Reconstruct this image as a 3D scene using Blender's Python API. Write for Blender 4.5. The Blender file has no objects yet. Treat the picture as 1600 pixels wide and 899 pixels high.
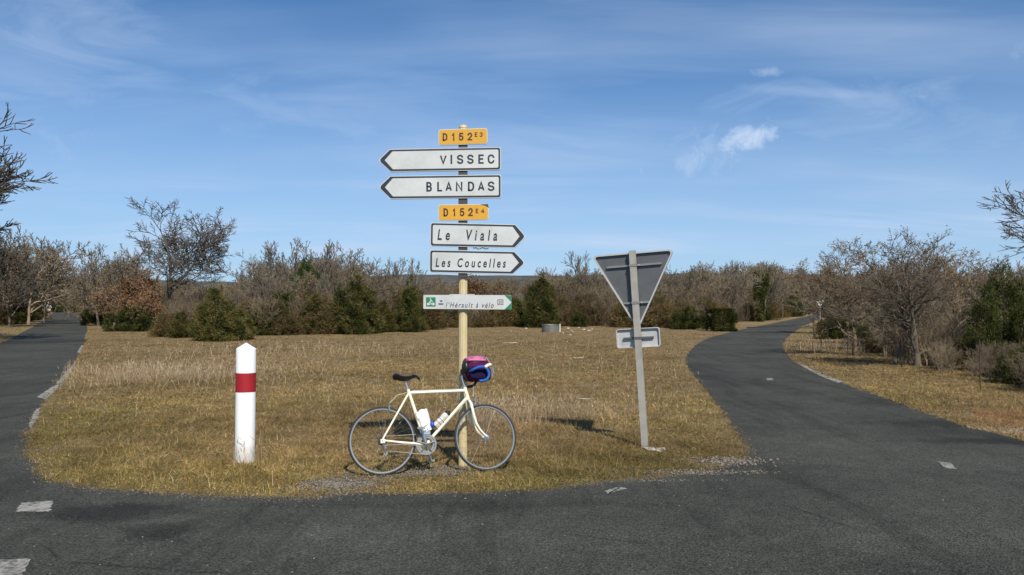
import bpy, math, random
import numpy as np
from mathutils import Vector, Matrix, Quaternion

C = bpy.context.scene.collection
R = math.radians
rng = np.random.default_rng(7)
rnd = random.Random(11)

# ------------------------------------------------------------------ camera
FPX, HOR, EYE = 1232.0, 478.0, 1.67          # focal length in photo pixels, eye-level row, eye height
PITCH = math.atan((HOR - 449.5) / FPX)
cam = bpy.data.cameras.new('camera'); camo = bpy.data.objects.new('camera', cam); C.objects.link(camo)
cam.sensor_width = 36; cam.lens = FPX / 1600 * 36; cam.clip_start = 0.1; cam.clip_end = 8000
camo.location = (0, 0, EYE); camo.rotation_euler = (R(90) + PITCH, 0, 0)
bpy.context.scene.camera = camo

# ------------------------------------------------------------------ light
SUN_AZ, SUN_EL = R(18), R(45)                # sun stands behind the viewer, a little to the right
sun_dir = Vector((math.sin(SUN_AZ) * math.cos(SUN_EL), -math.cos(SUN_AZ) * math.cos(SUN_EL), math.sin(SUN_EL)))
sl = bpy.data.lights.new('sun', 'SUN'); so = bpy.data.objects.new('sun', sl); C.objects.link(so)
sl.energy = 4.2; sl.angle = R(0.53); sl.color = (1.0, 0.94, 0.84)
so.rotation_euler = sun_dir.to_track_quat('Z', 'Y').to_euler(); so.location = (20, -40, 50)
vs = bpy.context.scene.view_settings
vs.view_transform = 'Standard'; vs.look = 'None'; vs.exposure = 0.3; vs.gamma = 1.0; vs.use_curve_mapping = False


def ray(px, py):
    u = (px - 800) / FPX; v = (449.5 - py) / FPX
    F = Vector((0, math.cos(PITCH), math.sin(PITCH))); U = Vector((0, -math.sin(PITCH), math.cos(PITCH)))
    return F + U * v + Vector((u, 0, 0))


def gp(px, py, z=0.0):
    """point of the ground seen at a photo pixel"""
    d = ray(px, py); t = (z - EYE) / d.z
    return Vector((d.x * t, d.y * t, z))


def at(px, py, Y):
    d = ray(px, py); t = Y / d.y
    return Vector((d.x * t, Y, EYE + d.z * t))


# ------------------------------------------------------------------ node helpers
class NT:
    def __init__(self, tree):
        self.t = tree; self.n = tree.nodes; self.l = tree.links

    def node(self, typ, ins=None, **props):
        nd = self.n.new(typ)
        for k, v in props.items(): setattr(nd, k, v)
        for k, v in (ins or {}).items():
            s = nd.inputs[k]
            if isinstance(v, bpy.types.NodeSocket): self.l.new(v, s)
            else: s.default_value = v
        return nd

    def m(self, op, a, b=0.0, c=0.0, clamp=False):
        nd = self.node('ShaderNodeMath', {0: a, 1: b, 2: c}, operation=op, use_clamp=clamp); return nd.outputs[0]

    def vm(self, op, a, b=(0, 0, 0), out=0):
        nd = self.node('ShaderNodeVectorMath', {0: a, 1: b}, operation=op)
        return nd.outputs[out]

    def mix(self, f, a, b, blend='MIX'):
        nd = self.n.new('ShaderNodeMix'); nd.data_type = 'RGBA'; nd.blend_type = blend
        for s, v in ((nd.inputs['Factor'], f), (nd.inputs[6], a), (nd.inputs[7], b)):
            if isinstance(v, bpy.types.NodeSocket): self.l.new(v, s)
            else: s.default_value = v if not isinstance(v, tuple) or len(v) == 4 else (*v, 1)
        return nd.outputs[2]

    def noise(self, vec, scale, detail=4, rough=0.55, out=0, dist=0.0):
        nd = self.node('ShaderNodeTexNoise', {'Scale': scale, 'Detail': detail, 'Roughness': rough, 'Distortion': dist})
        if vec is not None: self.l.new(vec, nd.inputs['Vector'])
        return nd.outputs[out]

    def ramp(self, f, stops):
        nd = self.n.new('ShaderNodeValToRGB'); self.l.new(f, nd.inputs[0])
        el = nd.color_ramp.elements
        while len(el) < len(stops): el.new(0.5)
        for e, (p, c) in zip(el, stops):
            e.position = p; e.color = (c, c, c, 1) if not isinstance(c, tuple) else (*c[:3], 1)
        return nd.outputs[0]

    def mapr(self, v, a, b, c=0.0, d=1.0, smooth=True):
        nd = self.node('ShaderNodeMapRange', {0: v, 1: a, 2: b, 3: c, 4: d}); nd.clamp = True
        if smooth: nd.interpolation_type = 'SMOOTHSTEP'
        return nd.outputs[0]


# ------------------------------------------------------------------ world: clear winter sky with thin cloud
def make_world():
    w = bpy.data.worlds.new('World'); bpy.context.scene.world = w; w.use_nodes = True
    N = NT(w.node_tree); N.n.clear()
    sky = N.node('ShaderNodeTexSky', sky_type='NISHITA')
    sky.sun_disc = False; sky.sun_elevation = SUN_EL; sky.sun_rotation = math.pi - SUN_AZ
    sky.altitude = 700; sky.air_density = 1.0; sky.dust_density = 0.6; sky.ozone_density = 1.5
    base = N.mix(1.0, sky.outputs[0], (0.315, 0.70, 1.02), 'MULTIPLY')
    d = N.node('ShaderNodeTexCoord').outputs['Generated']
    sx = N.node('ShaderNodeSeparateXYZ', {0: d})
    z = N.m('MAXIMUM', sx.outputs[2], 0.0)
    k = N.m('DIVIDE', 1.0, N.m('ADD', z, 0.12))
    plane = N.node('ShaderNodeCombineXYZ', {0: N.m('MULTIPLY', sx.outputs[0], k), 1: N.m('MULTIPLY', sx.outputs[1], k), 2: 0.0}).outputs[0]
    mp = N.node('ShaderNodeMapping', {'Vector': plane, 'Rotation': (0, 0, R(-24)), 'Scale': (0.45, 1.5, 1)}).outputs[0]
    n1 = N.noise(mp, 1.1, 6, 0.55, dist=0.6)
    n2 = N.noise(plane, 0.55, 3, 0.5)
    cir = N.m('MULTIPLY', N.mapr(n1, 0.36, 0.80), N.mapr(n2, 0.30, 0.66))
    veil = N.mapr(z, 0.0, 0.38, 0.62, 0.02)                     # whitish veil that thickens towards the horizon
    cloud = N.m('ADD', N.m('MULTIPLY', cir, 0.48), veil, clamp=True)
    nf = N.noise(d, 30.0, 8, 0.66, dist=0.5)
    nw = N.noise(N.node('ShaderNodeMapping', {'Vector': d, 'Rotation': (0, R(-14), 0), 'Scale': (1, 1, 3.2)}).outputs[0], 7.0, 8, 0.62, dist=0.8)

    def puff(px, py, sx_px, sy_px, rot, noise, lo, hi, amount):
        nonlocal cloud
        c = ray(px, py).normalized(); e = Vector((0, 0, 1)).cross(c).normalized() * -1; u = e.cross(c).normalized() * 1
        if u.z < 0: u = -u
        a = R(rot); e2 = e * math.cos(a) + u * math.sin(a); u2 = u * math.cos(a) - e * math.sin(a)
        dx = N.m('DIVIDE', N.vm('DOT_PRODUCT', d, tuple(e2), 'Value'), sx_px / FPX)
        dy = N.m('DIVIDE', N.vm('DOT_PRODUCT', d, tuple(u2), 'Value'), sy_px / FPX)
        # distance from the cloud's middle (dot products above are offsets because e2,u2 are orthogonal to c)
        r2 = N.m('ADD', N.m('MULTIPLY', dx, dx), N.m('MULTIPLY', dy, dy))
        g = N.m('POWER', 2.718, N.m('MULTIPLY', r2, -1.0))
        g = N.m('MULTIPLY', g, N.m('GREATER_THAN', N.vm('DOT_PRODUCT', d, tuple(c), 'Value'), 0.0))
        v = N.mapr(N.m('ADD', N.m('MULTIPLY', g, 0.42), N.m('MULTIPLY', noise, 0.95)), lo, hi, 0.0, 1.0, False)
        cloud = N.m('MAXIMUM', cloud, N.m('MULTIPLY', N.m('MULTIPLY', v, N.mapr(g, 0.0, 0.5)), amount))
    puff(1105, 242, 120, 50, 14, nf, 0.44, 0.98, 0.66)
    puff(1160, 220, 62, 26, 8, nf, 0.54, 0.90, 1.0)
    puff(925, 282, 110, 44, -8, nf, 0.46, 1.10, 0.50)
    puff(1300, 146, 140, 14, -9, nw, 0.50, 1.0, 0.50)
    puff(1420, 190, 300, 85, -6, nw, 0.44, 1.05, 0.48)
    puff(1198, 112, 34, 11, 0, nf, 0.58, 1.0, 0.6)
    puff(1436, 150, 20, 12, 0, nf, 0.58, 1.0, 0.6)
    puff(1590, 82, 44, 24, -20, nf, 0.56, 1.05, 0.5)
    puff(-20, 130, 230, 110, 30, nw, 0.40, 1.15, 0.62)
    puff(180, 110, 220, 60, -14, nw, 0.48, 1.1, 0.40)
    puff(860, 130, 380, 70, 12, nw, 0.50, 1.15, 0.28)
    puff(220, 290, 560, 150, 10, nw, 0.34, 1.1, 0.54)
    puff(1500, 290, 360, 70, 12, nw, 0.44, 1.1, 0.44)
    col = N.mix(cloud, base, (5.3, 6.6, 8.7))
    bg = N.node('ShaderNodeBackground', {'Color': col, 'Strength': 0.085})
    out = N.n.new('ShaderNodeOutputWorld'); N.l.new(bg.outputs[0], out.inputs[0])


make_world()


# ------------------------------------------------------------------ materials
def mat(name, color, rough=0.6, metal=0.0, var=0.0, scale=20.0, bump=0.0, bscale=60.0, spec=0.5, dirt=None):
    m = bpy.data.materials.new(name); m.use_nodes = True
    N = NT(m.node_tree); b = N.n['Principled BSDF']
    b.inputs['Roughness'].default_value = rough; b.inputs['Metallic'].default_value = metal
    b.inputs['Specular IOR Level'].default_value = spec
    b.inputs['Base Color'].default_value = (*color, 1)
    co = N.node('ShaderNodeTexCoord').outputs['Object']
    c = None
    if var > 0:
        f = N.mapr(N.noise(co, scale, 5, 0.6), 0.3, 0.7, 1 - var, 1 + var, False)
        c = N.mix(1.0, (*color, 1), N.node('ShaderNodeCombineColor', {0: f, 1: f, 2: f}).outputs[0], 'MULTIPLY')
    if dirt:
        dc, amt, ds = dirt
        f = N.m('MULTIPLY', N.mapr(N.noise(co, ds, 6, 0.65), 0.45, 0.75), amt)
        c = N.mix(f, c if c is not None else (*color, 1), (*dc, 1))
    if c is not None: N.l.new(c, b.inputs['Base Color'])
    if bump > 0:
        bp = N.node('ShaderNodeBump', {'Strength': bump, 'Distance': 0.01, 'Height': N.noise(co, bscale, 4, 0.6)})
        N.l.new(bp.outputs[0], b.inputs['Normal'])
    return m


def leaf_mat(name, trans=0.25, rough=0.7):
    """leaf and blade colours come from the mesh's own per-face colour"""
    m = bpy.data.materials.new(name); m.use_nodes = True
    N = NT(m.node_tree); N.n.clear()
    a = N.node('ShaderNodeAttribute', attribute_name='col').outputs['Color']
    oi = N.node('ShaderNodeObjectInfo').outputs['Random']
    v = N.mapr(oi, 0, 1, 0.78, 1.22, False)
    c = N.mix(1.0, a, N.node('ShaderNodeCombineColor', {0: v, 1: v, 2: v}).outputs[0], 'MULTIPLY')
    d = N.node('ShaderNodeBsdfDiffuse', {'Color': c, 'Roughness': 0.3}); t = N.node('ShaderNodeBsdfTranslucent', {'Color': c})
    mx = N.node('ShaderNodeMixShader', {0: trans, 1: d.outputs[0], 2: t.outputs[0]})
    o = N.n.new('ShaderNodeOutputMaterial'); N.l.new(mx.outputs[0], o.inputs[0])
    return m


def bark_mat(name, c0, c1):
    m = bpy.data.materials.new(name); m.use_nodes = True
    N = NT(m.node_tree); b = N.n['Principled BSDF']
    co = N.node('ShaderNodeTexCoord').outputs['Object']
    oi = N.node('ShaderNodeObjectInfo').outputs['Random']
    f = N.noise(co, 3.0, 5, 0.6)
    c = N.mix(N.mapr(f, 0.35, 0.65), (*c0, 1), (*c1, 1))
    v = N.mapr(oi, 0, 1, 0.72, 1.25, False)
    c = N.mix(1.0, c, N.node('ShaderNodeCombineColor', {0: v, 1: v, 2: N.m('MULTIPLY', v, 0.98)}).outputs[0], 'MULTIPLY')
    N.l.new(c, b.inputs['Base Color']); b.inputs['Roughness'].default_value = 0.9
    b.inputs['Specular IOR Level'].default_value = 0.15
    return m


M = {}
M['bark'] = bark_mat('grey_bark', (0.125, 0.104, 0.078), (0.21, 0.178, 0.135))
M['bark_brown'] = bark_mat('brown_bark', (0.165, 0.125, 0.082), (0.26, 0.205, 0.140))
M['bark_dark'] = bark_mat('dark_bark', (0.080, 0.068, 0.054), (0.15, 0.128, 0.10))
M['leaf'] = leaf_mat('foliage', 0.25)
M['grass'] = leaf_mat('dry_grass', 0.30)
M['stone'] = mat('limestone', (0.40, 0.365, 0.30), 0.9, var=0.25, scale=9, bump=0.5, bscale=25)
M['gravel'] = leaf_mat('gravel', 0.0)


def ground_material():
    m = bpy.data.materials.new('dry_meadow_soil'); m.use_nodes = True
    N = NT(m.node_tree); b = N.n['Principled BSDF']
    co = N.node('ShaderNodeTexCoord').outputs['Object']
    big = N.noise(co, 0.22, 5, 0.6); mid = N.noise(co, 1.6, 6, 0.65); fine = N.noise(co, 38.0, 6, 0.75)
    c = N.mix(N.mapr(mid, 0.35, 0.65), (0.205, 0.142, 0.070, 1), (0.31, 0.225, 0.115, 1))
    c = N.mix(N.m('MULTIPLY', N.mapr(big, 0.48, 0.68), 0.55), c, (0.135, 0.115, 0.045, 1))
    f = N.mapr(fine, 0.25, 0.75, 0.45, 1.45, False)
    c = N.mix(1.0, c, N.node('ShaderNodeCombineColor', {0: f, 1: f, 2: f}).outputs[0], 'MULTIPLY')
    N.l.new(c, b.inputs['Base Color']); b.inputs['Roughness'].default_value = 1.0
    b.inputs['Specular IOR Level'].default_value = 0.1
    bp = N.node('ShaderNodeBump', {'Strength': 0.9, 'Distance': 0.05, 'Height': N.m('ADD', fine, N.m('MULTIPLY', mid, 1.5))})
    N.l.new(bp.outputs[0], b.inputs['Normal'])
    return m


def asphalt_material(name, base=0.060):
    m = bpy.data.materials.new(name); m.use_nodes = True
    N = NT(m.node_tree); b = N.n['Principled BSDF']
    co = N.node('ShaderNodeTexCoord').outputs['Object']
    s1 = N.node('ShaderNodeTexVoronoi', {'Vector': co, 'Scale': 90.0})
    grain = N.noise(co, 60.0, 4, 0.7)
    big = N.noise(co, 0.35, 5, 0.6, dist=0.5)
    st = N.node('ShaderNodeMapping', {'Vector': co, 'Rotation': (0, 0, R(-58)), 'Scale': (2.6, 0.33, 1)}).outputs[0]
    streak = N.noise(st, 0.8, 6, 0.65, dist=0.7)
    mid = N.noise(co, 3.0, 6, 0.7)
    v = N.mapr(N.node('ShaderNodeSeparateColor', {0: s1.outputs['Color']}).outputs[0], 0, 1, 0.45, 1.6, False)
    v = N.m('MULTIPLY', v, N.mapr(grain, 0.3, 0.7, 0.7, 1.3, False))
    v = N.m('MULTIPLY', v, N.mapr(big, 0.3, 0.7, 0.70, 1.30, False))
    v = N.m('MULTIPLY', v, N.mapr(streak, 0.36, 0.50, 0.74, 1.0))
    v = N.m('MULTIPLY', v, N.mapr(mid, 0.3, 0.7, 0.82, 1.18, False))
    # lighter polished wheel tracks that cross in front of the grass, and a fine crack pattern
    sxy = N.node('ShaderNodeSeparateXYZ', {0: co})
    ty = N.m('ADD', sxy.outputs[1], N.m('MULTIPLY', N.m('MULTIPLY', sxy.outputs[0], sxy.outputs[0]), 0.012))
    for yc in (4.2, 5.75):
        q = N.m('DIVIDE', N.m('SUBTRACT', ty, yc), 0.42); v = N.m('MULTIPLY', v, N.m('ADD', 1.0, N.m('MULTIPLY', N.m('POWER', 2.718, N.m('MULTIPLY', N.m('MULTIPLY', q, q), -1.0)), 0.16)))
    ck = N.node('ShaderNodeTexVoronoi', {'Vector': N.node('ShaderNodeMix', {'Factor': 0.10, 4: co, 5: N.noise(co, 2.2, 4, 0.6, out=1)}, data_type='VECTOR').outputs[1], 'Scale': 0.55}, feature='DISTANCE_TO_EDGE')
    cm_ = N.m('MULTIPLY', N.mapr(ck.outputs['Distance'], 0.002, 0.009, 1.0, 0.0), N.mapr(N.noise(co, 0.5, 3), 0.52, 0.66))
    v = N.m('MULTIPLY', v, N.m('SUBTRACT', 1.0, N.m('MULTIPLY', cm_, 0.45)))

    def stain(px, py, rx, ry, k):
        nonlocal v
        p = gp(px, py)
        a = N.m('DIVIDE', N.m('SUBTRACT', sxy.outputs[0], p.x), rx); c_ = N.m('DIVIDE', N.m('SUBTRACT', sxy.outputs[1], p.y), ry)
        r = N.m('SQRT', N.m('ADD', N.m('MULTIPLY', a, a), N.m('MULTIPLY', c_, c_)))
        r = N.m('ADD', r, N.m('MULTIPLY', N.m('SUBTRACT', mid, 0.5), 1.4))
        v = N.m('MULTIPLY', v, N.mapr(r, 0.3, 1.15, k, 1.0))
    stain(175, 800, 0.75, 0.35, 0.50); stain(245, 832, 0.45, 0.28, 0.55)
    stain(1500, 662, 1.6, 0.5, 0.62); stain(1390, 628, 1.3, 0.9, 0.66); stain(1560, 690, 1.4, 0.30, 0.60)
    stain(700, 790, 2.4, 0.14, 0.85)
    f = N.m('MULTIPLY', v, base)
    c = N.node('ShaderNodeCombineColor', {0: N.m('MULTIPLY', f, 1.01), 1: N.m('MULTIPLY', f, 1.0), 2: N.m('MULTIPLY', f, 0.82)}).outputs[0]
    # dusty brown spots
    c = N.mix(N.m('MULTIPLY', N.mapr(N.noise(co, 0.9, 5, 0.7), 0.60, 0.75), 0.35), c, (0.115, 0.098, 0.070, 1))
    # pale single chippings
    s2 = N.node('ShaderNodeTexVoronoi', {'Vector': co, 'Scale': 17.0})
    spot = N.m('MULTIPLY', N.mapr(s2.outputs['Distance'], 0.10, 0.18, 1.0, 0.0),
               N.m('GREATER_THAN', N.node('ShaderNodeSeparateColor', {0: s2.outputs['Color']}).outputs[1], 0.90))
    c = N.mix(N.m('MULTIPLY', spot, 0.5), c, (0.30, 0.28, 0.25, 1))
    N.l.new(c, b.inputs['Base Color']); b.inputs['Roughness'].default_value = 0.92
    b.inputs['Specular IOR Level'].default_value = 0.2
    bp = N.node('ShaderNodeBump', {'Strength': 0.8, 'Distance': 0.012, 'Height': N.m('ADD', s1.outputs['Distance'], grain)})
    N.l.new(bp.outputs[0], b.inputs['Normal'])
    return m


def worn_paint():
    m = bpy.data.materials.new('worn_road_paint'); m.use_nodes = True
    N = NT(m.node_tree); b = N.n['Principled BSDF']
    co = N.node('ShaderNodeTexCoord').outputs['Object']
    n = N.noise(co, 34.0, 7, 0.8)
    c = N.mix(N.mapr(N.m('ADD', n, N.m('MULTIPLY', N.m('SUBTRACT', N.noise(co, 5.0, 4, 0.6), 0.5), 0.7)), 0.43, 0.66), (0.31, 0.295, 0.26, 1), (0.062, 0.061, 0.054, 1))
    c = N.mix(N.m('MULTIPLY', N.mapr(N.noise(co, 2.0, 4), 0.45, 0.7), 0.4), c, (0.20, 0.18, 0.15, 1))
    N.l.new(c, b.inputs['Base Color']); b.inputs['Roughness'].default_value = 0.9
    return m


M['ground'] = ground_material(); M['asphalt'] = asphalt_material('asphalt'); M['asphalt_dark'] = asphalt_material('darker_asphalt', 0.036)
M['paint'] = worn_paint()
M['soil'] = mat('red_soil', (0.22, 0.115, 0.055), 1.0, var=0.4, scale=6, bump=0.6, bscale=20, spec=0.1)


# ------------------------------------------------------------------ mesh helpers
class MB:
    def __init__(self): self.v = []; self.f = []

    def tube(self, pts, rad, sides=8, closed=False, cap=True, xform=None):
        pts = [Vector(p) for p in pts]
        if xform: pts = [xform(p) for p in pts]
        n = len(pts)
        if not isinstance(rad, (list, tuple)): rad = [rad] * n
        b0 = len(self.v); prev = None
        for i, p in enumerate(pts):
            if closed: t = pts[(i + 1) % n] - pts[i - 1]
            else: t = pts[min(i + 1, n - 1)] - pts[max(i - 1, 0)]
            t.normalize()
            if prev is None:
                a = Vector((0, 0, 1)) if abs(t.z) < 0.9 else Vector((1, 0, 0)); x = a.cross(t).normalized()
            else: x = (prev - t * prev.dot(t)).normalized()
            prev = x; y = t.cross(x)
            for k in range(sides):
                a = 2 * math.pi * k / sides
                self.v.append(p + (x * math.cos(a) + y * math.sin(a)) * rad[i])
        for i in range(n if closed else n - 1):
            j = (i + 1) % n
            for k in range(sides):
                k2 = (k + 1) % sides
                self.f.append((b0 + i * sides + k, b0 + i * sides + k2, b0 + j * sides + k2, b0 + j * sides + k))
        if cap and not closed:
            self.f.append(tuple(b0 + k for k in reversed(range(sides))))
            self.f.append(tuple(b0 + (n - 1) * sides + k for k in range(sides)))
        return self

    def box(self, c, s, rot=None):
        c = Vector(c); b0 = len(self.v); M3 = rot or Matrix.Identity(3)
        for x in (-.5, .5):
            for y in (-.5, .5):
                for z in (-.5, .5):
                    self.v.append(c + M3 @ Vector((x * s[0], y * s[1], z * s[2])))
        for f in ((0, 1, 3, 2), (4, 6, 7, 5), (0, 4, 5, 1), (2, 3, 7, 6), (0, 2, 6, 4), (1, 5, 7, 3)):
            self.f.append(tuple(b0 + i for i in f))
        return self

    def lathe(self, prof, sides=20, origin=(0, 0, 0), axis=None, xform=None):
        """prof: list of (radius, height)"""
        o = Vector(origin); q = Vector((0, 0, 1)).rotation_difference(Vector(axis)) if axis else Quaternion()
        b0 = len(self.v)
        for r, h in prof:
            for k in range(sides):
                a = 2 * math.pi * k / sides
                p = o + q @ Vector((r * math.cos(a), r * math.sin(a), h))
                self.v.append(xform(p) if xform else p)
        for i in range(len(prof) - 1):
            for k in range(sides):
                k2 = (k + 1) % sides
                self.f.append((b0 + i * sides + k, b0 + i * sides + k2, b0 + (i + 1) * sides + k2, b0 + (i + 1) * sides + k))
        self.f.append(tuple(b0 + k for k in reversed(range(sides))))
        self.f.append(tuple(b0 + (len(prof) - 1) * sides + k for k in range(sides)))
        return self

    def prism(self, poly, fn, d0, d1):
        """poly of 2-D points; fn(u,v,d) -> 3-D"""
        b0 = len(self.v); n = len(poly)
        for d in (d0, d1):
            for u, v in poly: self.v.append(fn(u, v, d))
        self.f.append(tuple(b0 + i for i in range(n))); self.f.append(tuple(b0 + n + i for i in reversed(range(n))))
        for i in range(n):
            j = (i + 1) % n
            self.f.append((b0 + j, b0 + i, b0 + n + i, b0 + n + j))
        return self

    def ellipsoid(self, c, r, seg=16, rings=10, p=2.0, bump=0.0, seed=0, xform=None):
        c = Vector(c); b0 = len(self.v); e = 2 / p; rr = random.Random(seed)
        ph = [rr.uniform(0, 6) for _ in range(6)]
        sp = lambda v: math.copysign(abs(v) ** e, v)
        for i in range(rings + 1):
            a = -math.pi / 2 + math.pi * i / rings
            for k in range(seg):
                t = 2 * math.pi * k / seg
                q = Vector((sp(math.cos(a)) * sp(math.cos(t)), sp(math.cos(a)) * sp(math.sin(t)), sp(math.sin(a))))
                w = 1 + bump * (math.sin(5 * q.x + ph[0]) * math.sin(6 * q.z + ph[1]) + 0.6 * math.sin(11 * q.y + ph[2] + 7 * q.z))
                pt = c + Vector((q.x * r[0], q.y * r[1], q.z * r[2])) * w
                self.v.append(xform(pt) if xform else pt)
        for i in range(rings):
            for k in range(seg):
                k2 = (k + 1) % seg
                self.f.append((b0 + i * seg + k, b0 + i * seg + k2, b0 + (i + 1) * seg + k2, b0 + (i + 1) * seg + k))
        return self

    def mesh(self, name, smooth=True):
        me = bpy.data.meshes.new(name); me.from_pydata([tuple(p) for p in self.v], [], self.f); me.update()
        if smooth:
            me.polygons.foreach_set('use_smooth', [True] * len(me.polygons))
            try: me.set_sharp_from_angle(angle=R(38))
            except Exception: pass
        return me

    def build(self, name, material, parent=None, smooth=True):
        me = self.mesh(name, smooth); return link(name, me, material, parent)


def link(name, me, material, parent=None):
    if material is not None and not me.materials: me.materials.append(material)
    o = bpy.data.objects.new(name, me); C.objects.link(o)
    if parent is not None: o.parent = parent
    return o


def tag(o, label=None, cat=None, group=None, kind=None):
    if label: o['label'] = label
    if cat: o['category'] = cat
    if group: o['group'] = group
    if kind: o['kind'] = kind
    return o


def thing(name, label, cat, loc=(0, 0, 0), rot=(0, 0, 0), group=None):
    o = bpy.data.objects.new(name, None); C.objects.link(o); o.empty_display_size = 0.2
    o.location = loc; o.rotation_euler = rot
    return tag(o, label, cat, group)


def dup(root, loc, rz=0.0, scale=(1, 1, 1), label=None, cat=None, group=None):
    r = root.copy(); C.objects.link(r); r.location = loc; r.rotation_euler = (0, 0, rz); r.scale = scale
    for k in ('label', 'category', 'group'):
        if k in r: del r[k]
    tag(r, label, cat, group)
    for ch in root.children:
        c = ch.copy(); C.objects.link(c); c.parent = r
    return r


def np_mesh(name, V, F, col=None):
    """V (n,3) float, F (m,k) int faces, col (m,3) per-face colour"""
    me = bpy.data.meshes.new(name); F = np.asarray(F, dtype=np.int32); m, k = F.shape
    me.vertices.add(len(V)); me.vertices.foreach_set('co', np.asarray(V, dtype=np.float32).ravel())
    me.loops.add(m * k); me.loops.foreach_set('vertex_index', F.ravel())
    me.polygons.add(m); me.polygons.foreach_set('loop_start', np.arange(0, m * k, k, dtype=np.int32))
    if col is not None:
        a = me.attributes.new('col', 'FLOAT_COLOR', 'FACE')
        a.data.foreach_set('color', np.concatenate([np.asarray(col, np.float32), np.ones((m, 1), np.float32)], 1).ravel())
    me.update(calc_edges=True)
    return me


def slivers(P, D, L, W):
    """one narrow triangle per row: base point P, unit direction D, length L, base width W"""
    n = len(P); a = rng.normal(size=(n, 3)); s = np.cross(D, a); s /= np.linalg.norm(s, axis=1, keepdims=True) + 1e-9
    V = np.empty((n, 3, 3)); V[:, 0] = P - s * W[:, None] / 2; V[:, 1] = P + s * W[:, None] / 2; V[:, 2] = P + D * L[:, None]
    return V.reshape(-1, 3), np.arange(n * 3).reshape(n, 3)


def unit(a): return a / (np.linalg.norm(a, axis=1, keepdims=True) + 1e-9)


# ------------------------------------------------------------------ ground, roads, hills
def sheet(name, pts, z, material):
    me = bpy.data.meshes.new(name); me.from_pydata([(p[0], p[1], z) for p in pts], [], [tuple(range(len(pts)))]); me.update()
    o = link(name, me, material); tag(o, kind='structure')
    return o


def make_ground():
    xs = sorted(set([-4000, -1500, -600, -250, -120] + list(range(-80, 81, 10)) + [120, 250, 600, 1500, 4000]))
    ys = sorted(set([-600, -100, -30] + list(range(-10, 131, 10)) + [180, 300, 600, 1500, 4000]))
    V = [(x, y, 0) for y in ys for x in xs]; nx = len(xs)
    F = [(j * nx + i, j * nx + i + 1, (j + 1) * nx + i + 1, (j + 1) * nx + i) for j in range(len(ys) - 1) for i in range(nx - 1)]
    me = bpy.data.meshes.new('ground'); me.from_pydata(V, [], F)
    tag(link('ground', me, M['ground']), kind='structure')


def smooth_line(pts, n=6):
    out = []
    for i in range(len(pts) - 1):
        p0, p1, p2, p3 = pts[max(i - 1, 0)], pts[i], pts[i + 1], pts[min(i + 2, len(pts) - 1)]
        for k in range(n):
            t = k / n
            out.append(tuple(0.5 * (2 * b + (c - a) * t + (2 * a - 5 * b + 4 * c - d) * t * t + (3 * b - a - 3 * c + d) * t ** 3)
                             for a, b, c, d in zip(p0, p1, p2, p3)))
    out.append(tuple(pts[-1])); return out


# island edge (grass wedge between the two roads), photo pixels on the ground
EDGE_L = [(108, 486.5), (125, 492), (135, 508), (134, 525), (122, 556), (84, 606), (52, 652), (40, 694), (60, 738), (118, 760), (215, 770), (320, 776), (420, 779),
          (500, 778), (560, 771), (700, 772), (860, 764), (950, 754), (1070, 743), (1140, 727), (1172, 711), (1150, 672), (1118, 628), (1085, 588),
          (1072, 566), (1078, 549), (1104, 530), (1150, 517), (1215, 504), (1262, 494), (1283, 488)]
LEFT_L = [(84, 486.5), (80, 492), (62, 505), (32, 521), (0, 538), (-60, 566), (-200, 620)]
RIGHT_R = [(1600, 689), (1500, 664), (1400, 629), (1312, 597), (1252, 572), (1228, 551), (1226, 533), (1245, 516), (1272, 502), (1292, 493), (1300, 488)]
g2 = lambda L: [tuple(gp(*p).xy) for p in L]
edge_w = smooth_line(g2(EDGE_L), 5)
left_w = smooth_line(g2(LEFT_L), 5)
right_w = smooth_line(g2(RIGHT_R), 5)


def jitter(line, amp, seed):
    r = random.Random(seed); out = []
    for i in range(len(line) - 1):
        a, b = line[i], line[i + 1]; d = math.hypot(b[0] - a[0], b[1] - a[1]); n = max(1, min(12, int(d / 0.12))) if a[1] < 40 else 1
        for k in range(n):
            t = k / n; out.append((a[0] + (b[0] - a[0]) * t + r.gauss(0, amp), a[1] + (b[1] - a[1]) * t + r.gauss(0, amp)))
    out.append(line[-1]); return out


edge_j = jitter(edge_w, 0.025, 3); left_j = jitter(left_w, 0.03, 4); right_j = jitter(right_w, 0.03, 5)


def make_roads():
    # far ends run on behind the woods
    el, er = edge_j[0], edge_j[-1]
    pts = []
    pts += [(left_w[0][0] - 20, left_w[0][1] + 200), (el[0] - 16, el[1] + 200)]
    pts += edge_j
    pts += [(er[0] + 45, er[1] + 60), (er[0] + 49, er[1] + 60)]
    pts += list(reversed(right_j))
    pts += [(10, 8.6), (14, 7.4), (40, 3.5), (40, -30), (-40, -30), (-40, 5)]
    pts += list(reversed(left_j))
    # triangulate with a fill so that the long concave outline is clean
    import bmesh
    bm = bmesh.new(); vs_ = [bm.verts.new((p[0], p[1], 0.004)) for p in pts]
    es = [bm.edges.new((vs_[i], vs_[(i + 1) % len(vs_)])) for i in range(len(vs_))]
    bmesh.ops.triangle_fill(bm, use_beauty=True, use_dissolve=False, edges=es, normal=(0, 0, 1))
    for f in bm.faces:
        if f.normal.z < 0: f.normal_flip()
    me = bpy.data.meshes.new('road'); bm.to_mesh(me); bm.free()
    tag(link('road', me, M['asphalt']), kind='structure')
    return pts


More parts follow.
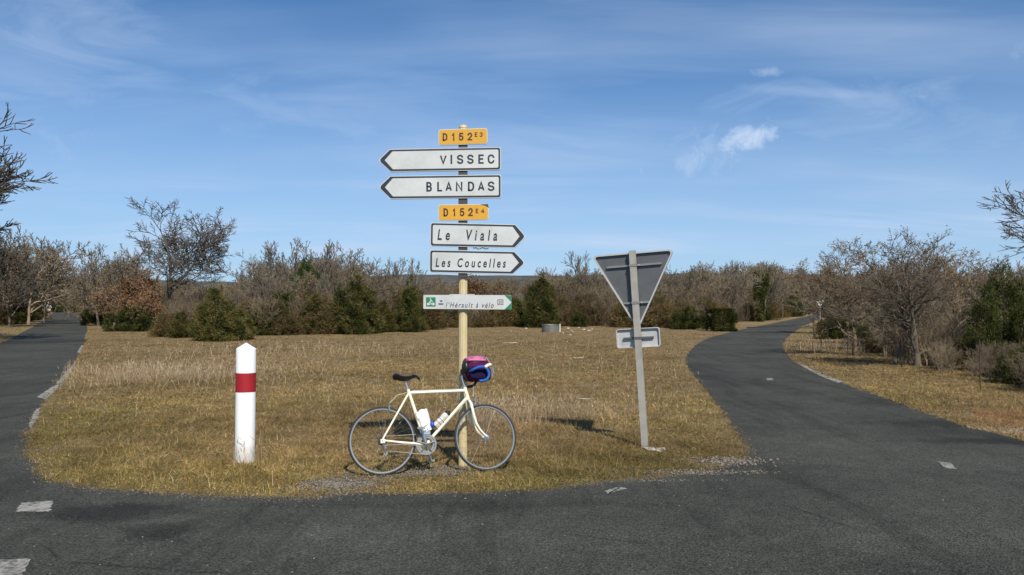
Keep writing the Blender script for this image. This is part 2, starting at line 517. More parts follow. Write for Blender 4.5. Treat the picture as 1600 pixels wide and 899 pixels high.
def rough_quad(px_poly, seed, amp=0.015, n=14):
    r = random.Random(seed); w = [gp(*p).xy for p in px_poly]; out = []
    for i in range(len(w)):
        a, b = w[i], w[(i + 1) % len(w)]
        for k in range(n): q = a.lerp(b, k / n); out.append((q.x + r.gauss(0, amp), q.y + r.gauss(0, amp)))
    return out


make_ground()
road_outline = make_roads()
for i, poly in enumerate([
        [(-40, 879), (48, 874), (30, 912), (-60, 918)],
        [(32, 787), (83, 784), (77, 801), (26, 801)],
        [(1464, 722), (1486, 725), (1496, 734), (1478, 733)],
        [(946, 768), (968, 762), (980, 765), (950, 773)],
        [(1197, 592), (1206, 591), (1209, 594), (1199, 595)],
        [(58, 621), (80, 606), (94, 600), (88, 610), (72, 625)],
        [(46, 660), (56, 640), (64, 638), (58, 656), (48, 672)],
        [(88, 600), (112, 572), (120, 565), (112, 580), (94, 604)],
        [(121, 551), (127, 540), (130, 540), (125, 552)],
        [(1250, 567), (1268, 577), (1290, 587), (1318, 597), (1310, 599), (1284, 589), (1262, 578), (1246, 568)]]):
    sheet('road_marking', rough_quad(poly, 30 + i, 0.007), 0.0075, M['paint'])
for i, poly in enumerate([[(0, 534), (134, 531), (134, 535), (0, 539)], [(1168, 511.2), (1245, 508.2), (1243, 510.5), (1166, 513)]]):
    sheet('dark_road_strip', rough_quad(poly, 60 + i, 0.05), 0.0072, M['asphalt_dark'])  # thin strips of darker tone across both roads
sheet('bare_soil', rough_quad([(1520, 640), (1640, 640), (1680, 690), (1600, 684), (1548, 664)], 70, 0.06), 0.003, M['soil'])


def make_hills():
    xs = np.linspace(-2200, 2200, 120); ys = [420, 600, 800, 1000, 1250, 1600]; hs = [0, 6, 20, 37, 47, 30]
    V = []; F = []
    for j, (y, h) in enumerate(zip(ys, hs)):
        for i, x in enumerate(xs):
            n = 1 + 0.10 * math.sin(x * 0.004 + 1) + 0.05 * math.sin(x * 0.013 + j) + 0.03 * math.sin(x * 0.041 + 2 * j)
            if x < -300: n *= 1.0 + 0.12 * math.sin(x * 0.006)
            V.append((x, y, h * n - 0.5))
    nx = len(xs)
    F = [(j * nx + i, j * nx + i + 1, (j + 1) * nx + i + 1, (j + 1) * nx + i) for j in range(len(ys) - 1) for i in range(nx - 1)]
    m = bpy.data.materials.new('scrub_hillside'); m.use_nodes = True
    N = NT(m.node_tree); b = N.n['Principled BSDF']; co = N.node('ShaderNodeTexCoord').outputs['Object']
    c = N.mix(N.mapr(N.noise(co, 0.05, 8, 0.75), 0.4, 0.6), (0.035, 0.040, 0.030, 1), (0.10, 0.085, 0.065, 1))
    c = N.mix(N.mapr(N.noise(co, 0.09, 8, 0.8), 0.60, 0.68), c, (0.30, 0.28, 0.25, 1))
    N.l.new(c, b.inputs['Base Color']); b.inputs['Roughness'].default_value = 1
    me = bpy.data.meshes.new('hills'); me.from_pydata(V, [], F)
    me.polygons.foreach_set('use_smooth', [True] * len(F))
    tag(link('hills', me, m), kind='structure')


make_hills()


# ------------------------------------------------------------------ grass
def in_poly(X, Y, poly):
    inside = np.zeros(len(X), bool); n = len(poly); j = n - 1
    for i in range(n):
        xi, yi = poly[i][:2]; xj, yj = poly[j][:2]
        c = ((yi > Y) != (yj > Y)) & (X < (xj - xi) * (Y - yi) / ((yj - yi) + 1e-12) + xi)
        inside ^= c; j = i
    return inside


def soft_noise(X, Y, s, seed):
    r = np.random.default_rng(seed); v = 0
    for k in range(5):
        a = r.uniform(0, 6.28); f = s * r.uniform(0.6, 1.7)
        v = v + np.sin((X * math.cos(a) + Y * math.sin(a)) * f + r.uniform(0, 6.28) + 1.3 * np.sin((X * math.sin(a) - Y * math.cos(a)) * f * 0.7))
    return v / 5


def px_to_ground(px, py):
    u = (px - 800) / FPX; v = (449.5 - py) / FPX
    dy = math.cos(PITCH) - math.sin(PITCH) * v; dz = math.sin(PITCH) + math.cos(PITCH) * v
    t = -EYE / dz; return u * t, dy * t


BARE = [(530, 757, 0.45, 0.30, 1.0), (585, 748, 0.35, 0.16, 0.8), (650, 740, 0.7, 0.16, 0.85), (705, 733, 0.35, 0.15, 0.8), (1140, 726, 0.5, 0.3, 0.8), (1080, 740, 0.6, 0.14, 0.7)]
PALE = [(262, 587, 1.4, 1.1), (790, 655, 0.9, 0.8), (225, 590, 1.2, 1.2), (450, 560, 2.5, 1.2), (905, 640, 1.2, 0.7)]


def make_grass():
    n = 900000
    px = rng.uniform(-260, 1900, n); py = 508 + (795 - 508) * rng.random(n) ** 1.05
    X, Y = px_to_ground(px, py)
    near = [p for p in road_outline]
    grow = ~in_poly(X + rng.normal(0, 0.04, n) + 0.10 * soft_noise(X, Y, 4.0, 12), Y + rng.normal(0, 0.04, n) + 0.11 * soft_noise(X, Y, 5.0, 13), near) & (Y < 75)
    bare = np.zeros(n)
    for bx, by, rx, ry, a in BARE:
        p = gp(bx, by); r2 = ((X - p.x) / rx) ** 2 + ((Y - p.y) / ry) ** 2
        bare = np.maximum(bare, a * np.exp(-r2 * 0.9))
    grow &= rng.random(n) > bare * 1.1
    patch = soft_noise(X, Y, 2.2, 5)
    grow &= rng.random(n) < 0.66 + 0.5 * patch + 0.25 * soft_noise(X, Y, 9.0, 6)
    X, Y, bare = X[grow], Y[grow], bare[grow]; n = len(X)
    pale = np.zeros(n)
    for bx, by, rx, ry in PALE:
        p = gp(bx, by); pale = np.maximum(pale, np.exp(-((X - p.x) / rx) ** 2 - ((Y - p.y) / ry) ** 2))
    # distance to the road edge: mown and greener strip along it
    ew = np.array(edge_w[15:150:2]); dist = np.full(n, 9.0)
    for q in ew: dist = np.minimum(dist, np.hypot(X - q[0], Y - q[1]))
    tall = 0.5 + 0.5 * soft_noise(X, Y, 1.1, 8)
    L = (0.035 + 0.055 * rng.random(n)) * (0.7 + 0.7 * tall) * (1 + 1.5 * pale * (rng.random(n) < 0.5))
    L *= np.clip(0.42 + dist * 0.40, 0.42, 0.98)
    stalk = rng.random(n) < (0.008 + 0.05 * pale) * (Y < 22); L[stalk] *= rng.uniform(1.8, 3.4, stalk.sum())
    L *= np.clip(Y / 15, 1, 1.25)
    W = (0.0035 + 0.0045 * rng.random(n)) * np.clip(Y / 9, 1, 3.6); W[stalk] *= 0.6
    az = rng.uniform(0, 2 * math.pi, n); tilt = np.abs(rng.normal(1.12, 0.33, n)); tilt[stalk] = np.abs(rng.normal(0.25, 0.18, stalk.sum()))
    D = np.stack([np.sin(tilt) * np.cos(az), np.sin(tilt) * np.sin(az), np.maximum(np.cos(tilt), 0.06)], 1)
    # about two thousand separate tussocks: blades gathered and leaning out from a middle
    tc = rng.integers(0, n, 2600); tx, ty = X[tc], Y[tc]; take = rng.random(n) < 0.13; who = rng.integers(0, len(tc), n)
    nearq = take & (dist[who] > 0.5) & (np.abs(ty[who] - Y) < 6)
    rr_ = np.abs(rng.normal(0, 0.055, n)) * np.clip(Y / 11, 1, 2); X = np.where(nearq, tx[who] + rr_ * np.cos(az), X); Y = np.where(nearq, ty[who] + rr_ * np.sin(az), Y)
    ok = ~(nearq & in_poly(X, Y, road_outline)); X, Y, az, D, L, W, nearq, rr_, pale, dist = (q[ok] for q in (X, Y, az, D, L, W, nearq, rr_, pale, dist)); n = len(X)
    lean_ = np.clip(rr_ * 7, 0.1, 1.1); D[nearq, 0] = (np.sin(lean_) * np.cos(az))[nearq]; D[nearq, 1] = (np.sin(lean_) * np.sin(az))[nearq]; D[nearq, 2] = np.cos(lean_)[nearq]
    L = np.where(nearq, L * 1.15, L)
    P = np.stack([X, Y, np.zeros(n)], 1)
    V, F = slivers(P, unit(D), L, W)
    # colours: straw, ochre, grey thatch, green shoots
    pal = np.array([(0.62, 0.47, 0.25), (0.50, 0.345, 0.16), (0.36, 0.24, 0.125), (0.56, 0.47, 0.32), (0.27, 0.245, 0.080), (0.17, 0.18, 0.055)])
    gz = np.clip(0.5 + 0.9 * soft_noise(X, Y, 0.9, 21) * 0.8 + np.clip(0.9 - dist * 0.45, 0, 0.9) * 0.55 - 0.35, 0, 1)
    left = np.clip((-X - 1.5) / 4, 0, 1) * np.clip((16 - Y) / 6, 0, 1); gz = np.clip(gz + 0.34 * left, 0, 1) * (1 - 0.9 * pale)
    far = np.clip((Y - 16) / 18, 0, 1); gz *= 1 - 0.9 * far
    u = rng.random(n); u2 = rng.random(n)
    idx = np.where(u < gz * 0.75, np.where(u2 < 0.6, 4, 5), np.select([u2 < 0.33, u2 < 0.66, u2 < 0.86], [0, 1, 2], 3))
    col = pal[idx] * np.array((0.79, 0.745, 0.635)) * (0.6 + 0.8 * rng.random((n, 1)))
    br = np.clip(0.5 + 0.7 * soft_noise(X, Y, 0.7, 33), 0, 1)[:, None]
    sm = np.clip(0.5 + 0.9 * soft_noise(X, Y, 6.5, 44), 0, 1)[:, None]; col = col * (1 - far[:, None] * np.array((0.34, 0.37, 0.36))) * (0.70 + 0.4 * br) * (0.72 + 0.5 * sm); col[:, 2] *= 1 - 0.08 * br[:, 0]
    col = col * (1 - pale[:, None] * 0.5) + pale[:, None] * 0.5 * np.array((0.48, 0.355, 0.235))
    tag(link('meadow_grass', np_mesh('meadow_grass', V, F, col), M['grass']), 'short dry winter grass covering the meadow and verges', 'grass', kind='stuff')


make_grass()


def make_gravel(name, zones, label, z=0.004):
    """angular chips: squashed octahedra"""
    Vs = []; Fs = []; Cs = []; b = 0
    octa = np.array([(1, 0, 0), (-1, 0, 0), (0, 1, 0), (0, -1, 0), (0, 0, 1), (0, 0, -1)], float)
    of = np.array([(0, 2, 4), (2, 1, 4), (1, 3, 4), (3, 0, 4), (2, 0, 5), (1, 2, 5), (3, 1, 5), (0, 3, 5)])
    for pts, s0, s1, tone in zones:
        n = len(pts); s = s0 + (s1 - s0) * rng.random(n) ** 2
        J = octa[None] * (0.65 + 0.7 * rng.random((n, 6, 1))) + rng.normal(0, 0.18, (n, 6, 3))
        a = rng.uniform(0, 6.28, n); ca, sa = np.cos(a)[:, None], np.sin(a)[:, None]
        x = J[..., 0] * ca - J[..., 1] * sa; y = J[..., 0] * sa + J[..., 1] * ca
        V = np.stack([x, y * 0.75, J[..., 2] * 0.55], -1) * s[:, None, None]
        V += np.concatenate([pts, (z + 0.3 * s)[:, None]], 1)[:, None]
        F = of[None] + (b + 6 * np.arange(n))[:, None, None]; b += 6 * n
        c = np.array(tone)[None] * (0.55 + 0.75 * rng.random((n, 1)))
        Vs.append(V.reshape(-1, 3)); Fs.append(F.reshape(-1, 3)); Cs.append(np.repeat(c, 8, 0))
    me = np_mesh(name, np.concatenate(Vs), np.concatenate(Fs), np.concatenate(Cs))
    tag(link(name, me, M['gravel']), label, 'gravel', kind='stuff')


def blob(px, py, rx, ry, n):
    p = gp(px, py); return np.stack([rng.normal(p.x, rx, n), rng.normal(p.y, ry, n)], 1)


def off_road(P): return P[~in_poly(P[:, 0], P[:, 1], road_outline)]


def along(line, n, spread, lo=0, hi=None):
    L = np.array(line[lo:hi]); i = rng.integers(0, len(L) - 1, n); t = rng.random((n, 1))
    return L[i] * (1 - t) + L[i + 1] * t + rng.normal(0, spread, (n, 2))


pale_t, grey_t = (0.23, 0.20, 0.165), (0.15, 0.13, 0.105)
near_edge = [p for p in edge_w if p[1] < 14]
make_gravel('loose_gravel', [
    (blob(528, 758, 0.20, 0.16, 1500), 0.006, 0.016, pale_t), (blob(575, 752, 0.22, 0.10, 500), 0.005, 0.014, grey_t),
    (blob(650, 740, 0.38, 0.10, 1400), 0.005, 0.015, pale_t), (blob(705, 732, 0.22, 0.10, 700), 0.005, 0.015, pale_t),
    (blob(1140, 722, 0.20, 0.10, 460), 0.008, 0.024, pale_t), (blob(1090, 739, 0.36, 0.06, 520), 0.006, 0.017, pale_t),
    (blob(980, 752, 0.4, 0.03, 260), 0.005, 0.013, pale_t),
    (along(near_edge, 3500, 0.05), 0.004, 0.013, grey_t), (along(near_edge, 1200, 0.09), 0.004, 0.012, pale_t),
    (np.stack([rng.uniform(-6, 9, 1400), rng.uniform(3.5, 8.5, 1400)], 1), 0.003, 0.010, (0.16, 0.15, 0.135)),
    (np.stack([rng.uniform(-6, 9, 160), rng.uniform(4, 9, 160)], 1), 0.006, 0.014, pale_t),
    (off_road(blob(1600, 674, 0.5, 0.22, 2600)), 0.006, 0.018, (0.36, 0.28, 0.20)),
], 'pale loose chippings along the edge of the asphalt and under the bicycle')


# ------------------------------------------------------------------ trees
def tubes_np(groups):
    """groups: {(n, sides): list of (pts(n,3), rad(n))} -> V, F (quads)"""
    Vs, Fs, b = [], [], 0
    for (n, s), items in groups.items():
        P = np.array([i[0] for i in items], float); r = np.array([i[1] for i in items], float); N_ = len(P)
        T = np.empty_like(P); T[:, 1:-1] = P[:, 2:] - P[:, :-2]; T[:, 0] = P[:, 1] - P[:, 0]; T[:, -1] = P[:, -1] - P[:, -2]
        T /= np.linalg.norm(T, axis=2, keepdims=True) + 1e-9
        ref = np.where(np.abs(T[:, :1, 2:3]) < 0.8, np.array([[[0, 0, 1.0]]]), np.array([[[1.0, 0, 0]]]))
        ref = np.broadcast_to(ref, T.shape)
        X = np.cross(ref, T); X /= np.linalg.norm(X, axis=2, keepdims=True) + 1e-9; Yv = np.cross(T, X)
        a = np.arange(s) * 2 * math.pi / s
        V = P[:, :, None] + (X[:, :, None] * np.cos(a)[None, None, :, None] + Yv[:, :, None] * np.sin(a)[None, None, :, None]) * r[:, :, None, None]
        i = np.arange(n - 1)[:, None]; k = np.arange(s)[None]; k2 = (k + 1) % s
        q = np.stack([i * s + k, i * s + k2, (i + 1) * s + k2, (i + 1) * s + k], -1).reshape(-1, 4)
        Fs.append((q[None] + (b + np.arange(N_) * n * s)[:, None, None]).reshape(-1, 4)); Vs.append(V.reshape(-1, 3)); b += N_ * n * s
    return np.concatenate(Vs), np.concatenate(Fs)


def rvec(r): return Vector((r.gauss(0, 1), r.gauss(0, 1), r.gauss(0, 1)))


def grow_tree(seed, H=6.0, spread=1.0, trunk=0.25, tr=0.11, kids=(6, 6, 5, 5), wander=0.22, up=0.10, stems=1, twig=0.007, low=0.3, ang=(38, 68), lens=(0.62, 0.62, 0.55, 0.5), droop=0.0, leader=0.85):
    r = random.Random(seed); br = []           # (level, pts, radii)
    segs = (6, 6, 5, 3, 3); tips = []

    def branch(p, d, L, rad, lev):
        n = segs[min(lev, 4)]; pts = [p.copy()]; rr = [rad]; end = max(rad * (0.5 if lev == 0 else 0.28), twig * 0.6)
        w = wander * (0.5 if lev == 0 else 1.0 if lev < 3 else 0.85)
        for i in range(n):
            d = (d + rvec(r) * w + Vector((0, 0, up if lev > 0 else 0.12)) - Vector((0, 0, droop)) * (lev > 1)).normalized()
            p = p + d * (L / n); pts.append(p.copy()); rr.append(rad + (end - rad) * (i + 1) / n)
        br.append((lev, pts, rr))
        if lev >= len(kids): tips.append((p.copy(), d.copy())); return
        nk = kids[lev]; nk = max(2, int(nk + r.uniform(-1, 1.5)))
        t0 = (trunk * 1.0 if lev == 0 else 0.22)
        for k in range(nk):
            t = t0 + (1 - t0) * (k + r.random()) / nk if lev else low + (1 - low) * (k + r.random()) / nk
            f = min(t, 0.999) * n; i = int(f); q = pts[i].lerp(pts[i + 1], f - i); rq = rr[i] + (rr[i + 1] - rr[i]) * (f - i)
            dd = (pts[i + 1] - pts[i]).normalized()
            ax = dd.orthogonal().normalized(); ax.rotate(Quaternion(dd, r.uniform(0, 2 * math.pi)))
            cd = dd.copy(); cd.rotate(Quaternion(ax, R(r.uniform(*ang))))
            if lev == 0 and cd.z < 0.05: cd.z = r.uniform(0.05, 0.3); cd.normalize()
            branch(q, cd, L * lens[min(lev, 3)] * r.uniform(0.65, 1.2) * (1.12 - 0.35 * t), max(rq * r.uniform(0.5, 0.75), twig), lev + 1)
        # forked end
        for k in range(2):
            cd = (d + rvec(r) * 0.35).normalized(); branch(p, cd, L * lens[min(lev, 3)] * leader, max(rr[-1] * 0.9, twig), lev + 1)
    for s in range(stems):
        a = r.uniform(0, 6.28); o = Vector((math.cos(a), math.sin(a), 0)) * (0.0 if stems == 1 else r.uniform(0.05, 0.35))
        d = (Vector((0, 0, 1)) + o * (0.2 if stems == 1 else 1.3) + rvec(r) * 0.07).normalized()
        branch(o * 0.4, d, 1.0, tr / H * 2.1 * (1 if stems == 1 else 0.6), 0)
    zmax = max(p.z for _, ps, _ in br for p in ps); s = H / zmax
    hx = np.array([p.x for _, ps, _ in br for p in ps]); hy = np.array([p.y for _, ps, _ in br for p in ps])
    sxy = s * spread
    gt, gc = {}, {}
    for lev, ps, rr in br:
        sides = 8 if lev == 0 else 6 if lev == 1 else 4 if lev == 2 else 3
        P = [(p.x * sxy, p.y * sxy, max(p.z * s, -0.02)) for p in ps]
        rad = [max(x * s, twig * 0.55) if lev > 1 else max(x * s, twig) for x in rr]
        if lev == 0: rad[0] *= 1.35; P[0] = (P[0][0], P[0][1], -0.15)
        (gt if lev <= 1 else gc).setdefault((len(P), sides), []).append((P, rad))
    T = np.array([(t[0].x * sxy, t[0].y * sxy, t[0].z * s) for t in tips])
    return tubes_np(gt), tubes_np(gc), T


def leaves_on(points, n, size, pal, seed, jit=0.15):
    r = np.random.default_rng(seed); i = r.integers(0, len(points), n)
    P = points[i] + r.normal(0, jit, (n, 3)); D = unit(r.normal(size=(n, 3))); L = size * (0.6 + 0.8 * r.random(n))
    # folded leaf: two triangles
    S = unit(np.cross(D, r.normal(size=(n, 3)))); w = L * 0.33
    V = np.stack([P, P + D * L[:, None] * 0.5 + S * w[:, None], P + D * L[:, None], P + D * L[:, None] * 0.5 - S * w[:, None]], 1).reshape(-1, 3)
    F = np.arange(4 * n).reshape(n, 4)
    col = np.array(pal)[r.integers(0, len(pal), n)] * (0.6 + 0.8 * r.random((n, 1)))
    return V, F, col


PROTO_Y = -60   # prototypes are moved to their first place below; nothing stays here


class Kind:
    """a kind of plant: first use takes the prototype itself, later uses copy it"""
    def __init__(self, name, parts, cat): self.name, self.parts, self.cat, self.root = name, parts, cat, None

    def put(self, x, y, scale=1.0, rz=0.0, label='', group=None, squash=1.0, z=0.0):
        sc = (scale, scale, scale * squash)
        if self.root is None:
            self.root = thing(self.name, label, self.cat, (x, y, z), (0, 0, rz), group); self.root.scale = sc
            for nm, me, m in self.parts: link(nm, me, m, self.root)
            return self.root
        return dup(self.root, (x, y, z), rz, sc, label, self.cat, group)


def bare_kind(name, seed, bark, leaf=None, cat='tree', **kw):
    (tv, tf), (cv, cf), tips = grow_tree(seed, **kw)
    tm = np_mesh('trunk', tv, tf); cm = np_mesh('crown', cv, cf)
    for me in (tm, cm): me.polygons.foreach_set('use_smooth', np.ones(len(me.polygons), bool))
    parts = [('trunk', tm, M[bark]), ('crown', cm, M[bark])]
    if leaf:
        n, size, pal, jit = leaf; V, F, col = leaves_on(tips, n, size, pal, seed, jit)
        parts.append(('leaves', np_mesh('leaves', V, F, col), M['leaf']))
    return Kind(name, parts, cat)


def spray_kind(name, seed, lobes, n, pal, leaf_len=(0.10, 0.20), width=0.035, tris=7, cat='shrub', upw=0.6, core=0.35, trunk_r=0.06, box=None):
    """evergreen shrub: a short trunk and a crown of leafy sprays set through lobed volumes; lobes: (x, y, z0, z1, r0, rtop)"""
    r = np.random.default_rng(seed); w = np.array([(l[3] - l[2]) * (l[4] + 0.1) for l in lobes]); w /= w.sum()
    li = r.choice(len(lobes), n, p=w); Lb = np.array(lobes)[li]
    if box is None:
        t = r.beta(1.1, 1.5, n); ang = r.uniform(0, 6.28, n)
        prof = np.where(t < 0.18, 0.72 + 0.28 * t / 0.18, 1.0) * (Lb[:, 4] * (1 - t) ** 0.75 + Lb[:, 5] * t) * (1 + 0.22 * np.sin(3 * ang + 9 * t + li) + 0.18 * np.sin(5 * ang - 13 * t + 2 * li))
        rad = prof * (core + (1 - core) * r.random(n) ** 0.45) * np.where(r.random(n) < 0.14, 1.0 + 0.35 * r.random(n), 1.0); t = np.clip(t + r.normal(0, 0.05, n), 0, 1.06)
        P = np.stack([Lb[:, 0] + rad * np.cos(ang), Lb[:, 1] + rad * np.sin(ang), Lb[:, 2] + (Lb[:, 3] - Lb[:, 2]) * t], 1)
        out = np.stack([np.cos(ang), np.sin(ang), np.full(n, upw)], 1)
    else:
        q = r.uniform(-1, 1, (n, 3)); ax = r.integers(0, 3, n); sg = np.sign(r.uniform(-1, 1, n)); q[np.arange(n), ax] = sg * (0.8 + 0.2 * r.random(n))
        P = q * np.array(box) / 2; P[:, 2] += box[2] / 2 + 0.05; P += 0.02 * np.sin(P[:, [1, 2, 0]] * 7); out = q + np.array((0, 0, 0.2))
    hole = np.sin(P[:, 0] * 5.1 + seed) * np.sin(P[:, 1] * 4.7 + 1) + np.sin(P[:, 2] * 6.3 + P[:, 0] * 3)
    keep = hole > -1.05 + 0.35 * r.random(n); P, out, ang_i = P[keep], out[keep], hole[keep]; n = len(P)
    clump = (np.sin(P[:, 0] * 9 + 2 * P[:, 2]) + np.sin(P[:, 1] * 8 - P[:, 2] * 7 + seed)) * 0.25 + 0.5
    pal = np.array(pal); base = pal[np.clip((clump * len(pal) + r.normal(0, 0.7, n)).astype(int), 0, len(pal) - 1)]
    D0 = unit(out + r.normal(0, 0.35, (n, 3)))
    PP = np.repeat(P, tris, 0) + r.normal(0, leaf_len[1] * 0.28, (n * tris, 3)); DD = unit(np.repeat(D0, tris, 0) + r.normal(0, 0.5, (n * tris, 3)))
    PP[:, 2] = np.maximum(PP[:, 2], 0.02)
    LL = r.uniform(*leaf_len, n * tris) * np.where(r.random(n * tris) < 0.1, 1.8, 1.0); V, F = slivers(PP, DD, LL, np.full(n * tris, width) * (0.6 + 0.8 * r.random(n * tris)))
    col = np.repeat(base, tris, 0) * (0.65 + 0.7 * r.random((n * tris, 1)))
    cm = np_mesh('crown', V, F, col)
    g = {}
    for l in lobes:
        pts = [(l[0] * 0.3, l[1] * 0.3, -0.1), (l[0] * 0.7, l[1] * 0.7, l[3] * 0.3), (l[0], l[1], l[3] * 0.8)]
        g.setdefault((3, 5), []).append((pts, [trunk_r, trunk_r * 0.7, trunk_r * 0.25]))
    tv, tf = tubes_np(g)
    return Kind(name, [('trunk', np_mesh('trunk', tv, tf), M['bark_dark']), ('crown', cm, M['leaf'])], cat)


RUSSET = [(0.20, 0.105, 0.05), (0.26, 0.145, 0.075), (0.15, 0.085, 0.045), (0.22, 0.14, 0.085)]
DKGREEN = [(0.034, 0.042, 0.014), (0.055, 0.066, 0.020), (0.080, 0.088, 0.026), (0.110, 0.108, 0.035)]
OLIVE = [(0.060, 0.064, 0.020), (0.090, 0.090, 0.028), (0.125, 0.115, 0.038), (0.16, 0.13, 0.05)]
PINE = [(0.030, 0.055, 0.018), (0.050, 0.085, 0.026), (0.080, 0.12, 0.036)]
BROWNG = [(0.12, 0.095, 0.040), (0.16, 0.115, 0.05), (0.20, 0.135, 0.065), (0.10, 0.092, 0.035)]


def depth(py): return gp(800, py).y


def ground_at(px, Y): return Vector(((px - 800) / FPX * Y / math.cos(PITCH), Y, 0))


def height_for(ytop, Y): return EYE + (HOR - ytop) / FPX * Y


# --- single, well visible trees and shrubs
hero = bare_kind('bare_oak', 405, 'bark_dark', H=10.0, spread=1.25, trunk=0.3, tr=0.17, kids=(9, 7, 5, 5), wander=0.16, up=0.05, twig=0.0042, low=0.34, ang=(34, 66), lens=(0.72, 0.60, 0.55, 0.5), leader=0.85)
Y = 58; p = ground_at(264, Y); hero.put(p.x, p.y, height_for(310, Y) / 10, 0.0, 'tall dark bare oak rising alone above the thicket left of the bollard')
over = bare_kind('bare_oak', 404, 'bark_dark', H=11.0, spread=1.35, trunk=0.3, tr=0.2, kids=(10, 7, 5, 5), wander=0.15, up=0.08, twig=0.0042, low=0.42, ang=(28, 54), lens=(0.75, 0.60, 0.55, 0.5), leader=0.85)
Y = 34; p = ground_at(-92, Y); over.put(p.x, p.y, height_for(115, Y) / 11, 3.6, 'big bare tree whose branches reach in from the left edge')
Y = 21; p = ground_at(1745, Y); over.put(p.x, p.y, height_for(250, Y) / 11, 2.6, 'bare tree whose branch tips reach in from the right edge')
LATE = []
roak = bare_kind('bare_oak', 41, 'bark', leaf=(2400, 0.055, RUSSET, 0.05), H=4.3, spread=1.35, trunk=0.3, tr=0.11, kids=(11, 7, 6, 5), wander=0.16, up=0.15, twig=0.0035, low=0.08, ang=(34, 70), lens=(0.85, 0.62, 0.52, 0.45))
Y = depth(572); p = ground_at(1432, Y); roak.put(p.x, p.y, height_for(356, Y) / 4.3, 0.9, 'wide low oak with russet leaf remnants behind the right verge')
soak = bare_kind('bare_oak', 47, 'bark_brown', leaf=(900, 0.07, RUSSET, 0.05), H=5.0, spread=1.25, trunk=0.3, tr=0.12, kids=(7, 6, 5, 4), wander=0.19, up=0.07, twig=0.005, low=0.25, ang=(35, 70), lens=(0.82, 0.62, 0.52, 0.45))
Y = 46; p = ground_at(1322, Y); soak.put(p.x, p.y, height_for(372, Y) / 5, 0.2, 'crooked oak standing by the bend of the right road')
for i, (x, yb, k_) in enumerate([(1412, 568, 0.85), (1452, 572, 0.8), (1432, 560, 1.0), (1470, 566, 0.9), (1385, 558, 0.8), (1500, 572, 0.7)]): LATE.append((x, yb, k_, i))
for i, (x, Y, yt, lb) in enumerate([(1335, 27, 392, 'bare oak with low branches left of the rounded green bush'), (1462, 26, 378, 'dense bare oak directly behind the wide russet oak'), (1395, 28, 372, 'bare oak filling the gap left of the russet oak trunk')]):
    p = ground_at(x, Y); soak.put(p.x, p.y, height_for(yt, Y) / 5, 1.0 + 1.7 * i, lb)
Y = 30; p = ground_at(1490, Y); soak.put(p.x, p.y, height_for(388, Y) / 5, 2.2, 'oak half hidden behind the wide russet oak, to its right')
Y = 33; p = ground_at(1368, Y); soak.put(p.x, p.y, height_for(372, Y) / 5, 4.0, 'oak half hidden behind the wide russet oak, to its left')
rus = bare_kind('russet_oak', 53, 'bark_brown', leaf=(5200, 0.16, RUSSET, 0.22), H=4.5, spread=1.1, trunk=0.3, tr=0.09, kids=(6, 5, 4, 4), wander=0.2, up=0.05, twig=0.007, low=0.2)
Y = 55; p = ground_at(206, Y); rus.put(p.x, p.y, height_for(425, Y) / 4.5, 0, 'small oak full of russet dead leaves under the tall bare oak')
Y = 53; p = ground_at(238, Y); rus.put(p.x, p.y, height_for(445, Y) / 4.5, 2, 'low russet-leaved oak at the foot of the tall bare oak')
Y = 70; p = ground_at(745, Y); rus.put(p.x, p.y, height_for(428, Y) / 4.5, 3, 'russet-leaved oak behind the signpost pole')

jun = spray_kind('juniper', 61, [(0, 0, 0, 2.6, 0.85, 0.05), (0.55, 0.1, 0, 1.9, 0.6, 0.08), (-0.55, 0.2, 0, 1.7, 0.6, 0.08), (0.1, -0.5, 0, 1.5, 0.6, 0.08), (1.0, -0.1, 0, 1.1, 0.5, 0.08)], 4200, OLIVE, (0.08, 0.17), 0.030, 7)
jun2 = spray_kind('juniper', 62, [(0, 0, 0, 3.0, 0.8, 0.05), (0.5, -0.3, 0.2, 2.5, 0.5, 0.1), (-0.6, 0.2, 0, 2.2, 0.6, 0.1), (-0.2, -0.6, 0, 1.6, 0.7, 0.1), (0.9, 0.2, 0, 1.6, 0.6, 0.1)], 4200, DKGREEN + OLIVE[2:], (0.08, 0.18), 0.032, 7)
bush = spray_kind('evergreen_bush', 63, [(0, 0, 0, 1.5, 0.75, 0.25), (0.7, 0.2, 0, 1.2, 0.6, 0.25), (-0.7, 0.0, 0, 1.25, 0.6, 0.2), (0.1, -0.5, 0, 1.0, 0.6, 0.3)], 3000, DKGREEN, (0.05, 0.11), 0.032, 8, upw=0.3)
brownb = spray_kind('brown_bush', 64, [(0, 0, 0, 1.5, 0.8, 0.25), (0.8, 0.2, 0, 1.1, 0.6, 0.25), (-0.8, 0.1, 0, 1.2, 0.7, 0.2)], 2400, BROWNG, (0.07, 0.16), 0.022, 7, upw=0.7)
pine = spray_kind('green_tree', 65, [(0, 0, 1.5, 6.0, 1.2, 0.2), (0.9, 0, 1.3, 4.9, 1.1, 0.3), (-0.9, 0.3, 1.3, 4.6, 1.1, 0.3), (0.2, -0.8, 1.4, 4.4, 1.0, 0.3)], 3200, PINE, (0.14, 0.26), 0.055, 7, cat='tree', upw=0.3, trunk_r=0.10)
hedge = spray_kind('box_bush', 66, [(0, 0, 0, 1.4, 0.3, 0.2)], 5200, DKGREEN[:3], (0.03, 0.065), 0.028, 8, upw=0.3, box=(1.6, 1.5, 1.45))
